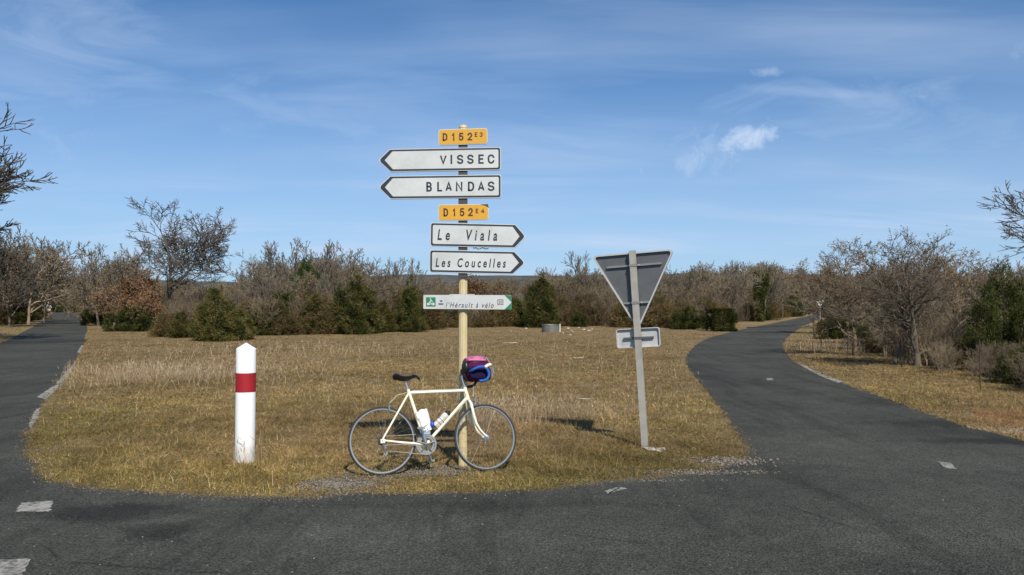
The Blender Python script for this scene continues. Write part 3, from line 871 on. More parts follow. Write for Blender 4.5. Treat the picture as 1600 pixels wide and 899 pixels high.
bigj = spray_kind('juniper', 67, [(0, 0, 0, 3.2, 0.9, 0.1), (0.8, -0.2, 0, 2.7, 0.8, 0.1), (-0.9, 0.1, 0, 2.5, 0.8, 0.1), (0.1, -0.8, 0, 1.9, 0.8, 0.15), (1.5, 0.2, 0, 2.0, 0.7, 0.15), (-1.3, -0.4, 0, 1.3, 0.6, 0.15)], 7000, DKGREEN, (0.07, 0.15), 0.026, 7)


def put_px(kind, px, ybase, ytop, H, label, rz=0.0, group=None, wide=1.0):
    Yd = depth(ybase); q = ground_at(px, Yd); s = height_for(ytop, Yd) / H
    o = kind.put(q.x, q.y, s, rz, label, group); o.scale = (s * wide, s * wide, s)
    return o


put_px(jun, 336, 533, 449, 2.6, 'broad cone-shaped green juniper at the meadow edge behind the bollard', 0.3, wide=1.05)
put_px(jun, 283, 528, 487, 2.6, 'low juniper just left of the broad cone-shaped one', 2.0, wide=1.4)
put_px(jun, 374, 531, 482, 2.6, 'low juniper just right of the broad cone-shaped one', 4.0, wide=1.2)
put_px(jun2, 555, 522, 431, 3.0, 'large olive juniper in the middle of the thicket left of the signpost', 0.6, wide=1.15)
put_px(jun2, 640, 519, 440, 3.0, 'dark juniper between the large olive juniper and the signpost', 2.4, wide=0.9)
put_px(jun2, 495, 522, 462, 3.0, 'olive juniper on the left flank of the large one', 4.2, wide=1.3)
put_px(jun, 598, 519, 470, 2.6, 'small juniper tucked beside the large olive juniper', 1.2, wide=1.2)
put_px(jun2, 845, 512, 426, 3.0, 'pointed dark juniper standing behind the metal trough', 1.0, wide=0.95)
put_px(bush, 802, 510, 466, 1.5, 'dark bush left of the pointed juniper', 0.2, wide=0.9)
put_px(bush, 905, 511, 488, 1.5, 'small dark bush right of the metal trough', 2.2, wide=0.8)
put_px(bush, 1077, 515, 480, 1.5, 'rounded dark green bush left of the square box bush', 3.0, wide=0.95)
put_px(hedge, 1127, 518, 484, 1.45, 'square dark box bush on the bank of the right road', 0.15)
put_px(bush, 1180, 501, 470, 1.5, 'dark bush behind the square box bush', 1.0, wide=1.1)
put_px(bush, 1232, 495, 462, 1.5, 'far green bush where the right road climbs away', 4.0, wide=1.3)
put_px(pine, 478, 512, 405, 6.0, 'bright green ivy-thick tree among the bare trees', 0.5, wide=0.9)
put_px(bush, 1352, 541, 506, 1.5, 'rounded green bush beside the fence stakes on the right', 0.7, wide=0.85)
put_px(bush, 1312, 530, 492, 1.5, 'dark bush by the bend behind the iron stakes', 2.7, wide=1.1)
put_px(bush, 1420, 545, 484, 1.5, 'dark bush behind the trunk of the wide russet oak', 5.0, wide=1.0)
put_px(bigj, 1568, 578, 412, 3.2, 'large dark juniper at the right edge behind the verge', 0.3, wide=0.75)
put_px(jun, 1500, 552, 470, 2.6, 'olive juniper left of the large dark juniper', 3.3, wide=0.9)
put_px(bush, 1470, 560, 500, 1.5, 'dark bush between the russet oak and the large juniper', 1.9, wide=1.0)
for i, (x, yb, yt, k) in enumerate([(1508, 578, 528, brownb), (1550, 590, 545, jun), (1610, 600, 540, bush), (1640, 610, 545, brownb), (1385, 552, 515, brownb)]):
    put_px(k, x, yb, yt, 2.6 if k is jun else 1.5, ['rust-brown bush left of the single thin stake', 'small olive juniper behind the single thin stake', 'dark bush cut by the right frame edge', 'brown bush at the right frame edge, foremost', 'brown bush left of the leaning stake'][i], i * 1.4)
for i, (x, yb, yt, k) in enumerate([(-30, 508, 470, brownb), (18, 503, 468, brownb), (48, 499, 470, brownb), (-60, 512, 478, bush), (30, 500, 474, bush)]):
    put_px(k, x, yb, yt, 1.5, ['brown bush under the left grove, at the frame edge', 'brown bush under the left grove, in its middle', 'brown bush under the left grove, nearest the warning sign', 'dark bush under the left grove, at the frame edge', 'dark bush under the left grove, in its middle'][i], i * 1.4, wide=1.3)
put_px(brownb, 1590, 592, 545, 1.5, 'brown bush in front of the large dark juniper', 1.0, wide=0.9)
put_px(bush, 10, 507, 484, 1.5, 'low dark hedge bush beside the left road, nearest', 0.0, wide=1.5)
put_px(bush, 42, 501, 482, 1.5, 'low dark hedge bush beside the left road, second', 2.0, wide=1.5)
put_px(bush, 50, 498, 482, 1.5, 'low dark hedge bush beside the warning sign', 4.0, wide=1.3)
put_px(bush, 160, 508, 478, 1.5, 'dark bush on the right bank of the left road', 1.0, wide=1.3)
put_px(bush, 205, 518, 480, 1.5, 'dark green bush under the small russet oak', 3.0, wide=1.2)
for i, (x, Yd, s_) in enumerate([(60, 185, 1.6), (84, 205, 1.8), (98, 230, 2.2), (112, 225, 2.0), (126, 190, 1.7), (138, 170, 1.5), (72, 240, 2.4), (118, 260, 2.2), (150, 140, 1.4)]):
    q = ground_at(x, Yd); (bush if i % 2 else brownb).put(q.x, q.y, s_, i, 'far dark shrub where the left road disappears into the trees', 'far shrubs at the end of the left road')
for i, (x, Yd, s_) in enumerate([(1262, 205, 1.8), (1280, 190, 1.8), (1298, 175, 1.8), (1318, 160, 1.7), (1340, 140, 1.5), (1365, 120, 1.5), (1302, 110, 1.1), (1395, 110, 1.4), (1330, 95, 1.0)]):
    q = ground_at(x, Yd); (bush if i % 2 else brownb).put(q.x, q.y, s_, i, 'far dark shrub beyond the bend of the right road', 'far shrubs beyond the bend of the right road')
put_px(brownb, 262, 526, 490, 1.5, 'brown bush at the foot of the tall bare oak', 2.0, wide=1.2)

# --- the wood behind the meadow: bare trees, one by one
wood = [bare_kind('bare_tree', 101 + i, b, leaf={2: (650, 0.11, RUSSET, 0.10), 4: (600, 0.12, OLIVE, 0.12)}.get(i), cat='tree', H=5.0, spread=s, trunk=0.3, tr=0.075, kids=k, wander=0.17, up=u, stems=st, twig=0.0065, low=lo, ang=(28, 60), lens=(0.80, 0.62, 0.52, 0.45))
        for i, (b, s, k, u, st, lo) in enumerate([
            ('bark_brown', 1.0, (6, 5, 4, 3), 0.08, 1, 0.25), ('bark', 0.9, (6, 5, 4, 3), 0.13, 1, 0.3), ('bark_brown', 1.1, (5, 4, 4, 3), 0.11, 2, 0.25),
            ('bark', 1.15, (6, 5, 4, 3), 0.06, 1, 0.25), ('bark_brown', 1.0, (5, 4, 3, 3), 0.14, 3, 0.25), ('bark', 0.8, (6, 5, 4, 3), 0.15, 1, 0.3)])]
scrub = [bare_kind('bare_shrub', 131 + i, b, cat='shrub', H=2.0, spread=1.1, trunk=0.2, tr=0.03, kids=(4, 4, 3), wander=0.2, up=0.10, stems=st, twig=0.0045, low=0.1, ang=(25, 55), lens=(0.7, 0.6, 0.55))
         for i, (b, st) in enumerate([('bark_brown', 5), ('bark_brown', 6)])]
prof_x = [60, 130, 170, 200, 240, 300, 345, 380, 410, 440, 480, 520, 550, 575, 600, 640, 665, 700, 780, 850, 880, 900, 930, 1000, 1060, 1120, 1160, 1190, 1220, 1260, 1330]
prof_y = [430, 412, 400, 402, 428, 432, 432, 424, 412, 398, 394, 396, 404, 422, 424, 424, 432, 431, 428, 418, 412, 412, 420, 418, 410, 402, 404, 404, 412, 416, 416]
edge_x = [120, 200, 300, 400, 480, 560, 700, 850, 1000, 1100, 1180, 1240, 1290]
edge_d = [95, 60, 50, 44, 48, 49, 60, 66, 62, 58, 85, 130, 160]
WL = 'bare grey-brown tree in the wood behind the meadow'; WG = 'bare trees of the wood behind the meadow'
placed = 0


SPOTS = [(300, 'the tall bare oak'), (460, 'the cone-shaped juniper'), (600, 'the large olive juniper'), (790, 'the signpost'), (930, 'the metal trough'), (1070, 'the leaning sign'), (1180, 'the square box bush'), (9999, 'the bend of the right road')]


def spot(x): return next(n for m, n in SPOTS if x < m)


def wood_label(x, row):
    r = ['at the front edge of the wood', 'in the second rank of the wood', 'deeper in the wood'][min(row, 2)]
    return 'bare tree ' + r + ' behind ' + spot(x)


for row in range(6):
    x = 122 + rnd.uniform(0, 12)
    while x < 1285:
        Yd = np.interp(x, edge_x, edge_d) + 2 + row * 8 + rnd.uniform(0, 7)
        yt = np.interp(x, prof_x, prof_y); top = yt + abs(rnd.gauss(0, 14)) + (8 if row < 2 else 0) + (16 if row == 0 else 0)
        H = height_for(top, Yd); k = rnd.choice(wood); q = ground_at(x, Yd); s = H / 5
        o = k.put(q.x, q.y, s, rnd.uniform(0, 6.28), wood_label(x, row), WG); wd = rnd.uniform(0.85, 1.15) * min(1.0, 1.25 - 0.05 * max(0, H - 5)); o.scale = (s * wd, s * wd, s); placed += 1
        x += rnd.uniform(26, 42) * 60 / Yd * (1.25 if row else 1.0)
for i, (x, Yd, yt) in enumerate([(155, 64, 380), (178, 62, 374), (205, 66, 386), (412, 60, 388), (440, 62, 376), (468, 64, 370), (500, 63, 374), (530, 66, 378), (548, 62, 388), (580, 66, 400), (618, 70, 402), (642, 72, 402), (900, 78, 390), (1075, 74, 414), (1110, 70, 406), (1140, 78, 412), (1190, 92, 406), (1222, 100, 424)]):
    H = height_for(yt, Yd); q = ground_at(x, Yd); o = wood[[1, 3, 0, 3, 1, 5][i % 6]].put(q.x, q.y, H / 5, i * 1.3, 'taller bare tree standing out above the wood behind ' + spot(x), 'taller bare trees above the wood'); placed += 1
# ivy on one far trunk by the right road
ivy = spray_kind('ivy_clad_trunk', 68, [(0, 0, 0, 3.2, 0.30, 0.28), (0.25, 0, 2.2, 4.3, 0.22, 0.20), (-0.35, 0, 2.0, 4.6, 0.20, 0.12), (0.6, 0.1, 3.0, 4.4, 0.16, 0.12)], 1100, DKGREEN, (0.12, 0.22), 0.06, 7, cat='tree', upw=0.2, trunk_r=0.15)
put_px(ivy, 1188, 503, 424, 4.6, 'dark ivy-clad trunk standing up from the wood beside the right road')
# left grove and right-hand wood
grove = [bare_kind('bare_tree', 171 + i, ['bark_dark', 'bark_brown'][i], cat='tree', H=5.0, spread=1.15, trunk=0.25, tr=0.07, kids=(8, 6, 5, 4), wander=0.18, up=0.08, twig=0.007, low=0.12, ang=(32, 66), lens=(0.85, 0.62, 0.52, 0.45)) for i in range(2)]
LG = 'bare trees of the grove left of the road'
for i, (x, Yd, yt) in enumerate([(-60, 60, 360), (-20, 66, 352), (15, 62, 356), (45, 70, 352), (70, 80, 372), (30, 90, 380), (-40, 80, 370), (5, 78, 362), (40, 98, 395), (30, 120, 410), (-110, 62, 365), (-150, 75, 360), (22, 120, 400), (48, 140, 410), (-20, 130, 395), (-70, 110, 390), (36, 150, 420), (0, 160, 410), (-50, 160, 400)]):
    H = height_for(yt, Yd); q = ground_at(x, Yd); o = grove[i % 2].put(q.x, q.y, H / 5, i * 1.7, 'dark bare tree left of the left road, ' + ('in front' if Yd < 72 else 'in the middle' if Yd < 100 else 'far back') + (' at the frame edge' if x < 10 else ' near the asphalt'), LG); s = H / 5; o.scale = (s * 0.95, s * 0.95, s)
for i, (x, Yd, yt) in enumerate([(92, 210, 440), (104, 230, 442), (116, 215, 440), (128, 200, 438), (84, 190, 432), (110, 260, 446), (98, 300, 450)]):
    H = height_for(yt, Yd); q = ground_at(x, Yd); s = H / 5; wood[i % 6].put(q.x, q.y, s, i * 1.7, 'far bare tree closing the end of the left road', 'far trees at the end of the left road')
RG = 'bare trees behind the right verge'
for i, (x, Yd, yt) in enumerate([(1330, 55, 405), (1395, 48, 398), (1450, 46, 398), (1520, 42, 402), (1560, 36, 415), (1610, 40, 400), (1660, 34, 400), (1480, 60, 400), (1550, 60, 410), (1420, 70, 410), (1340, 85, 425), (1350, 100, 425), (1640, 55, 400), (1300, 150, 440), (1320, 170, 440), (1270, 190, 440), (1255, 210, 445), (1325, 120, 432), (1335, 130, 432), (1365, 140, 430), (1400, 120, 428), (1440, 110, 425), (1490, 100, 422), (1530, 95, 420), (1580, 90, 418), (1630, 85, 415), (1690, 70, 410), (1345, 75, 420), (1375, 65, 410), (1600, 28, 420)]):
    H = height_for(yt, Yd); q = ground_at(x, Yd); s = H / 5; wood[i % 6].put(q.x, q.y, s, i * 2.1, 'bare tree behind the right verge, ' + ('far down the road' if Yd > 110 else 'left of the russet oak' if x < 1400 else 'right of the russet oak' if x < 1540 else 'at the frame edge'), RG)
# shrubs along the wood's front edge
for i in range(72):
    x = rnd.uniform(150, 1250); Yd = np.interp(x, edge_x, edge_d) - rnd.uniform(-6, 1.5); q = ground_at(x, Yd)
    s = rnd.uniform(0.6, 1.25); scrub[i % 2].put(q.x, q.y, s, rnd.uniform(0, 6), 'leafless brown shrub at the edge of the wood behind ' + spot(x), 'leafless shrubs along the front of the wood')
for i in range(84):
    x = rnd.uniform(385, 770) if i < 46 else rnd.uniform(700, 1245); Yd = np.interp(x, edge_x, edge_d) - rnd.uniform(-7, 1.0); q = ground_at(x, Yd)
    ev = i % 3 == 0 and not 1000 < x < 1215; k = bush if ev else brownb; s = rnd.uniform(0.8, 1.9) if i % 4 else rnd.uniform(0.5, 0.8)
    lb, gr = ('rust-brown leafy bush at the edge of the wood behind ' + spot(x), 'brown bushes along the front of the wood') if not ev else ('low dark evergreen bush at the edge of the wood behind ' + spot(x), 'evergreen bushes along the front of the wood')
    k.put(q.x, q.y, s, rnd.uniform(0, 6), lb, gr)
for x, yb, k_, i in LATE:
    q = gp(x, yb); scrub[i % 2].put(q.x, q.y, k_, i * 1.1, 'twiggy brown shrub ' + ['close left of', 'close right of', 'hidden behind', 'well right of', 'well left of', 'far right of'][i] + ' the wide russet oak trunk', 'twiggy shrubs round the russet oak')
# grey tangle by the right verge
for i in range(26):
    x = rnd.uniform(1285, 1640); yb = np.interp(x, [1285, 1350, 1430, 1520, 1640], [524, 556, 578, 596, 622]) - rnd.uniform(0, 22); q = gp(x, yb)
    scrub[i % 2].put(q.x, q.y, rnd.uniform(0.25, 0.55), rnd.uniform(0, 6), 'grey leafless scrub on the right verge ' + ('by the thin iron stakes' if x < 1390 else 'under the wide russet oak' if x < 1480 else 'around the single thin stake' if x < 1560 else 'at the right frame edge'), 'grey scrub on the right verge')


def make_undergrowth():
    n = 150000; px = rng.uniform(125, 1275, n); e = np.interp(px, edge_x, edge_d)
    Yd = e + 0.5 + rng.random(n) ** 1.3 * 55; X = (px - 800) / FPX * Yd
    h = (0.5 + 0.5 * soft_noise(X, Yd, 0.35, 71)); Z = rng.random(n) ** 1.4 * (0.8 + 2.3 * h)
    D = unit(np.stack([rng.normal(0, 0.6, n), rng.normal(0, 0.6, n), np.abs(rng.normal(0.9, 0.5, n))], 1))
    V, F = slivers(np.stack([X, Yd, Z], 1), D, rng.uniform(0.3, 1.1, n), rng.uniform(0.012, 0.035, n))
    pal = np.array([(0.16, 0.12, 0.085), (0.11, 0.082, 0.058), (0.20, 0.155, 0.115), (0.09, 0.075, 0.045)])
    col = pal[rng.integers(0, 4, n)] * (0.6 + 0.7 * rng.random((n, 1)))
    tag(link('undergrowth', np_mesh('undergrowth', V, F, col), M['grass']), 'brown tangled undergrowth filling the wood behind the meadow', 'undergrowth', kind='stuff')
    n = 36000; px = rng.uniform(1290, 1720, n); yb = np.interp(px, [1290, 1350, 1430, 1520, 1720], [518, 548, 566, 584, 625]); e = EYE * FPX / (yb - HOR)
    Yd = e + rng.random(n) ** 1.2 * 30; X = (px - 800) / FPX * Yd
    h = (0.5 + 0.5 * soft_noise(X, Yd, 0.8, 75)); Z = rng.random(n) ** 1.6 * (0.25 + 1.4 * h) * np.clip((Yd - e + 1.5) / 6, 0.2, 1)
    D = unit(np.stack([rng.normal(0, 0.6, n), rng.normal(0, 0.6, n), np.abs(rng.normal(0.9, 0.5, n))], 1))
    V, F = slivers(np.stack([X, Yd, Z], 1), D, rng.uniform(0.15, 0.6, n), rng.uniform(0.006, 0.016, n))
    col = pal[rng.integers(0, 4, n)] * (0.6 + 0.7 * rng.random((n, 1)))
    tag(link('undergrowth', np_mesh('undergrowth', V, F, col), M['grass']), 'grey-brown tangled undergrowth behind the right verge', 'undergrowth', kind='stuff')


make_undergrowth()

# ------------------------------------------------------------------ signs
M['white'] = mat('sign_white', (0.55, 0.56, 0.535), 0.45, var=0.08, scale=4, dirt=((0.34, 0.33, 0.28), 0.38, 3.5))
M['navy'] = mat('sign_black', (0.022, 0.027, 0.038), 0.45)
M['yellow'] = mat('sign_yellow', (0.62, 0.32, 0.024), 0.5, var=0.06, scale=6)
M['brown'] = mat('sign_brown_ink', (0.055, 0.022, 0.010), 0.5)
M['green'] = mat('sign_green', (0.012, 0.19, 0.085), 0.45)
M['ink'] = mat('grey_ink', (0.05, 0.05, 0.055), 0.5)
M['blue'] = mat('blue_ink', (0.03, 0.05, 0.22), 0.5)
M['alu'] = mat('aged_aluminium', (0.135, 0.14, 0.14), 0.5, 0.35, var=0.12, scale=7, dirt=((0.10, 0.10, 0.095), 0.4, 4))
M['alu_pale'] = mat('pale_aluminium', (0.50, 0.50, 0.475), 0.5, 0.15, var=0.12, scale=9, dirt=((0.2, 0.2, 0.18), 0.4, 6))
M['alu_mid'] = mat('grey_aluminium', (0.25, 0.25, 0.24), 0.5, 0.2, var=0.12, scale=9)
M['bracket'] = mat('dark_bracket', (0.05, 0.048, 0.045), 0.6)
M['cream_pole'] = mat('cream_pole', (0.60, 0.49, 0.265), 0.45, var=0.08, scale=8, dirt=((0.34, 0.26, 0.14), 0.35, 5))


def round_poly(pts, r, n=5):
    out = []; m = len(pts)
    for i in range(m):
        p = Vector(pts[i]); a = Vector(pts[i - 1]) - p; b = Vector(pts[(i + 1) % m]) - p
        rr = r[i] if isinstance(r, (list, tuple)) else r
        if rr <= 0: out.append(tuple(p)); continue
        la, lb = a.normalized(), b.normalized(); half = la.angle(lb) / 2; t = min(rr / math.tan(half), a.length * 0.45, b.length * 0.45)
        p0, p1 = p + la * t, p + lb * t
        for k in range(n + 1):
            s = k / n; out.append(tuple((p0 * (1 - s) + p * s) * (1 - s) + (p * (1 - s) + p1 * s) * s))
    return out


def inset(pts, d):
    """shrink a convex polygon given clockwise or counter-clockwise"""
    m = len(pts); c = sum((Vector(p) for p in pts), Vector((0, 0))) / m; L = []
    for i in range(m):
        a, b = Vector(pts[i]), Vector(pts[(i + 1) % m]); e = (b - a).normalized(); nrm = Vector((-e.y, e.x))
        if nrm.dot(c - a) < 0: nrm = -nrm
        L.append((a + nrm * d, e))
    out = []
    for i in range(m):
        (p, e), (q, f) = L[i - 1], L[i]; cr = e.x * f.y - e.y * f.x; t = ((q - p).x * f.y - (q - p).y * f.x) / cr
        out.append(tuple(p + e * t))
    return out


def text_data(body, shear=0.0, spacing=1.0, bold=0.0):
    cu = bpy.data.curves.new('lettering', 'FONT'); cu.body = body; cu.shear = shear; cu.space_character = spacing
    cu.offset = bold; cu.resolution_u = 4; cu.dimensions = '2D'; cu.fill_mode = 'FRONT'
    o = bpy.data.objects.new('lettering', cu); C.objects.link(o)
    me = bpy.data.meshes.new_from_object(o.evaluated_get(bpy.context.evaluated_depsgraph_get()))
    C.objects.unlink(o); bpy.data.objects.remove(o); bpy.data.curves.remove(cu)
    V = np.array([v.co[:] for v in me.vertices]); F = [tuple(p.vertices) for p in me.polygons]; bpy.data.meshes.remove(me)
    return V, F


def split_glyphs(V, F):
    """pieces of a text mesh, grouped by overlap along the line of writing"""
    par = list(range(len(V)))

    def find(a):
        while par[a] != a: par[a] = par[par[a]]; a = par[a]
        return a
    for f in F:
        for k in f[1:]: par[find(k)] = find(f[0])
    comp = {}
    for f in F: comp.setdefault(find(f[0]), []).append(f)
    items = []
    for fs in comp.values():
        xs = [V[k][0] for f in fs for k in f]; items.append([min(xs), max(xs), fs])
    items.sort(key=lambda q: q[0]); out = []
    for it in items:
        if out and it[0] < out[-1][1] - 0.35 * min(it[1] - it[0], out[-1][1] - out[-1][0]): out[-1][1] = max(out[-1][1], it[1]); out[-1][2] += it[2]
        else: out.append(it)
    return [q[2] for q in out]


def lettering(body, box, slope, plane, d, material, parent, shear=0.0, spacing=1.15, bold=0.012):
    """fit text to a box (x0, ytop, x1, ybottom) in photo pixels; slope = px drop per px; plane(u,v,d) -> 3-D"""
    V, F = text_data(body, shear, spacing, bold)
    x0, x1, y0, y1 = V[:, 0].min(), V[:, 0].max(), V[:, 1].min(), V[:, 1].max()
    bx0, by0, bx1, by1 = box
    P = []
    for v in V:
        u = bx0 + (v[0] - x0) / (x1 - x0) * (bx1 - bx0); w = by1 - (v[1] - y0) / (y1 - y0) * (by1 - by0) + slope * (u - bx0)
        P.append(tuple(plane(u, w, d)))
    for fs in split_glyphs(V, F):
        ids = sorted({k for f in fs for k in f}); m_ = {k: i for i, k in enumerate(ids)}
        me = bpy.data.meshes.new('letter'); me.from_pydata([P[k] for k in ids], [], [tuple(m_[k] for k in f) for f in fs]); link('letter', me, material, parent)


def arc(cx, cy, rx, ry, a0, a1, n=10): return [(cx + rx * math.cos(R(a0 + (a1 - a0) * i / n)), cy + ry * math.sin(R(a0 + (a1 - a0) * i / n))) for i in range(n + 1)]


GLYPH = {   # road-sign capitals and figures drawn as centre lines in a unit box
    'V': [[(0, 1), (.5, 0), (1, 1)]], 'I': [[(.5, 0), (.5, 1)]], 'L': [[(0, 1), (0, 0), (1, 0)]], 'N': [[(0, 0), (0, 1), (1, 0), (1, 1)]],
    'E': [[(1, 1), (0, 1), (0, 0), (1, 0)], [(0, .52), (.85, .52)]], 'A': [[(0, 0), (.5, 1), (1, 0)], [(.2, .3), (.8, .3)]],
    'C': [arc(.5, .62, .5, .38, 20, 180) + arc(.5, .38, .5, .38, 180, 340)],
    'S': [arc(.5, .745, .48, .255, 20, 240) + arc(.5, .255, .5, .255, 60, -160)],
    'D': [[(0, 0), (0, 1), (.4, 1)] + arc(.4, .62, .6, .38, 80, 0) + arc(.4, .38, .6, .38, 0, -80) + [(.4, 0), (0, 0)]],
    'B': [[(0, 0), (0, 1), (.5, 1)] + arc(.5, .76, .42, .24, 80, -80, 8) + [(.5, .52), (0.05, .52)], [(.5, .52)] + arc(.5, .26, .5, .26, 80, -80, 8) + [(.5, 0), (0, 0)]],
    '1': [[(0.05, .76), (.6, 1), (.6, 0)]], '2': [arc(.5, .70, .48, .30, 170, -30) + [(0, 0), (1, 0)]], '5': [[(.9, 1), (.14, 1), (.06, .52)] + arc(.46, .31, .52, .31, 120, -150)],
    '3': [arc(.46, .76, .44, .24, 150, -70), arc(.46, .27, .5, .27, 80, -150)], '4': [[(.72, 0), (.72, 1), (0, .26), (1, .26)]]}


def sign_letters(word, spans, ytop, ybot, slope, thick, plane, d, material, parent):
    """one flat letter per character; spans are x ranges and ytop/ybot the height at the first letter, in photo pixels"""
    for ch, (xa, xb) in zip(word, spans):
        mb = MB(); h = thick / 2
        for li, line in enumerate(GLYPH[ch]):
            pts = [Vector((xa + h + u * (xb - xa - 2 * h) if ch != 'I' else (xa + xb) / 2, ybot - h * 0.9 - v * (ybot - ytop - 1.8 * h) + slope * (xa - spans[0][0]))) for u, v in line]
            n = len(pts); b0 = len(mb.v)
            for i, p in enumerate(pts):
                e0 = (p - pts[i - 1]).normalized() if i else None; e1 = (pts[i + 1] - p).normalized() if i < n - 1 else None
                n0 = Vector((-(e0 or e1).y, (e0 or e1).x)); n1 = Vector((-(e1 or e0).y, (e1 or e0).x)); nm = (n0 + n1)
                nm = nm.normalized() if nm.length > 0.1 else n0; sc = min(1 / max(nm.dot(n0), 0.35), 2.0)
                q = p.copy()
                if i == 0: q -= e1 * h * 0.9 if ch not in 'VA' else e1 * 0
                if i == n - 1: q += e0 * h * 0.9 if ch not in 'VA' else e0 * 0
                for s_ in (-1, 1): w = q + nm * (s_ * h * sc); mb.v.append(plane(w.x, w.y, d - 0.0003 * li))
            for i in range(n - 1): mb.f.append((b0 + 2 * i, b0 + 2 * i + 1, b0 + 2 * i + 3, b0 + 2 * i + 2))
        mb.build('letter', material, parent, False)


ZX = lambda *p: [(580 + a / 6.154, 580 + b / 6.154) for a, b in p]
PY = 8.24                                        # the signpost's distance
base = ground_at(723.5, PY)
PFACE = PY - 0.075


def signpost():
    t = thing('signpost', 'tall cream pole with a stack of direction signs, bicycle leaning on it', 'signpost', (base.x, base.y, 0))
    bx, by = base.x, base.y
    W = lambda p: Vector((p[0] - bx, p[1] - by, p[2]))
    plane = lambda u, v, d: W(at(u, v, PFACE) + Vector((0, d, 0)))
    ztop = at(723, 200.6, PY).z
    # fluted pole
    mb = MB(); n = 36; prof = []
    zs = [-0.3, 0.6, 1.2, 1.8, 2.4, 3.0, ztop]
    for z in zs:
        for k in range(n):
            a = 2 * math.pi * k / n; r = 0.043 + 0.0022 * math.cos(12 * a); mb.v.append(Vector((r * math.cos(a), r * math.sin(a), z)))
    for i in range(len(zs) - 1):
        for k in range(n): mb.f.append((i * n + k, i * n + (k + 1) % n, (i + 1) * n + (k + 1) % n, (i + 1) * n + k))
    mb.build('pole', M['cream_pole'], t)
    MB().lathe([(0.046, 0), (0.047, 0.012), (0.038, 0.026), (0.015, 0.034)], 18, (0, 0, ztop + 0.0005)).build('pole_cap', M['cream_pole'], t)

    def slab(poly, name, m, d0, d1, parent, smooth=False):
        return MB().prism(poly, plane, d0, d1).build(name, m, parent, smooth)

    def bracket(v0, v1):
        for side in (1,):
            z0, z1 = at(723, v1, PY).z, at(723, v0, PY).z
            MB().box((0, -0.035, (z0 + z1) / 2), (0.092, 0.055, z1 - z0)).build('bracket', M['bracket'], t)

    def arrow(poly, tip, text, box, slope, shear, spacing, lab, bold=0.028):
        """poly: five corners, tip index"""
        rr = [3.2] * 5; rr[tip] = 5
        for j in ((tip - 1) % 5, (tip + 1) % 5): rr[j] = 2.0
        pl = slab(round_poly(poly, rr), 'arrow_sign', M['alu_pale'], 0.0, 0.028, t); pl['label'] = lab
        e0 = inset(poly, 0.15); e1 = inset(poly, 1.2); e2 = inset(poly, 3.9)
        dx = 6.2 if e2[tip][0] < 700 else -6.2
        tipv = Vector(e2[tip]); e2[tip] = (tipv.x + dx * 0.8, tipv.y)
        for j in ((tip - 1) % 5, (tip + 1) % 5): e2[j] = (e2[j][0] + dx * 0.42, e2[j][1])
        slab(round_poly(e0, rr), 'white_rim', M['white'], -0.0015, 0.001, pl)
        slab(round_poly(e1, rr), 'dark_border', M['navy'], -0.003, -0.001, pl)
        slab(round_poly(e2, [2.4 if j not in (tip,) else 0 for j in range(5)], 4), 'sign_face', M['white'], -0.0045, -0.0025, pl)
        if isinstance(box, list): sign_letters(text, box, *spacing, slope, 2.7, plane, -0.0058, M['navy'], pl)
        else: lettering(text, box, slope, plane, -0.0058, M['navy'], pl, shear, spacing, bold)
        return pl
    arrow([(590.5, 250.8), (609, 233.2), (782.7, 229.9), (782.7, 266.2), (610, 268.9)], 0, 'VISSEC', ZX((660, 726), (758, 784), (824, 887), (922, 986), (1030, 1083), (1120, 1186)), -0.010, 0, (242.4, 256.8), 'white arrow sign pointing left, lettered VISSEC')
    arrow([(591, 293), (609.5, 275.2), (783.3, 272.8), (783.3, 309.5), (610, 311.3)], 0, 'BLANDAS', ZX((530, 585), (635, 684), (714, 778), (814, 878), (930, 991), (1025, 1090), (1120, 1186)), -0.009, 0, (284.8, 299.6), 'white arrow sign pointing left, lettered BLANDAS')
    arrow([(822, 369.8), (804.8, 387.6), (672, 385.2), (672.6, 347.8), (805.5, 350.8)], 0, 'Le  Viala', (683.5, 358.6, 777, 375.6), 0.012, 0.2, 1.75, 'white arrow sign pointing right, lettered Le Viala', 0.022)
    arrow([(821.3, 411), (801.5, 428.8), (671, 426), (671.4, 390.4), (804, 393)], 0, 'Les Coucelles', (680.5, 403.3, 790.5, 417.6), 0.010, 0.2, 1.55, 'white arrow sign pointing right, lettered Les Coucelles', 0.022)

    def route(poly, body, box, boxy, sup, supbox, supy, slope, bent):
        pl = slab(round_poly(poly, 4), 'route_plate', M['white'], 0.0, 0.028, t); pl['label'] = 'yellow road number plate ' + body + ' ' + sup
        inner = inset(poly, 1.0)
        slab(round_poly(inner, 3.4), 'yellow_face', M['yellow'], -0.002, 0.001, pl)
        sign_letters('D152', ZX(*box), *boxy, slope, 2.3, plane, -0.0035, M['brown'], pl)
        sign_letters(sup, ZX(*supbox), *supy, slope, 1.35, plane, -0.0035, M['brown'], pl)
        if bent:
            c = [(750, 319.6), (762.5, 319.2), (763.6, 324.5), (757, 321.5)]
            slab(c, 'scraped_corner', M['bracket'], -0.0035, -0.001, pl)
    route([(685.2, 202.6), (761.6, 200.2), (761.9, 225), (685.4, 227.4)], 'D 152', ((687, 733), (776, 808), (842, 889), (925, 973)), (208.4, 220.4), 'E3', ((996, 1022), (1042, 1073)), (207.2, 214.2), -0.02, False)
    route([(685, 320), (763.6, 318.8), (763.4, 343.8), (685.2, 345.2)], 'D 152', ((695, 740), (785, 814), (852, 898), (932, 978)), (325.9, 338.4), 'E4', ((1005, 1031), (1055, 1089)), (326.4, 333.4), -0.012, True)
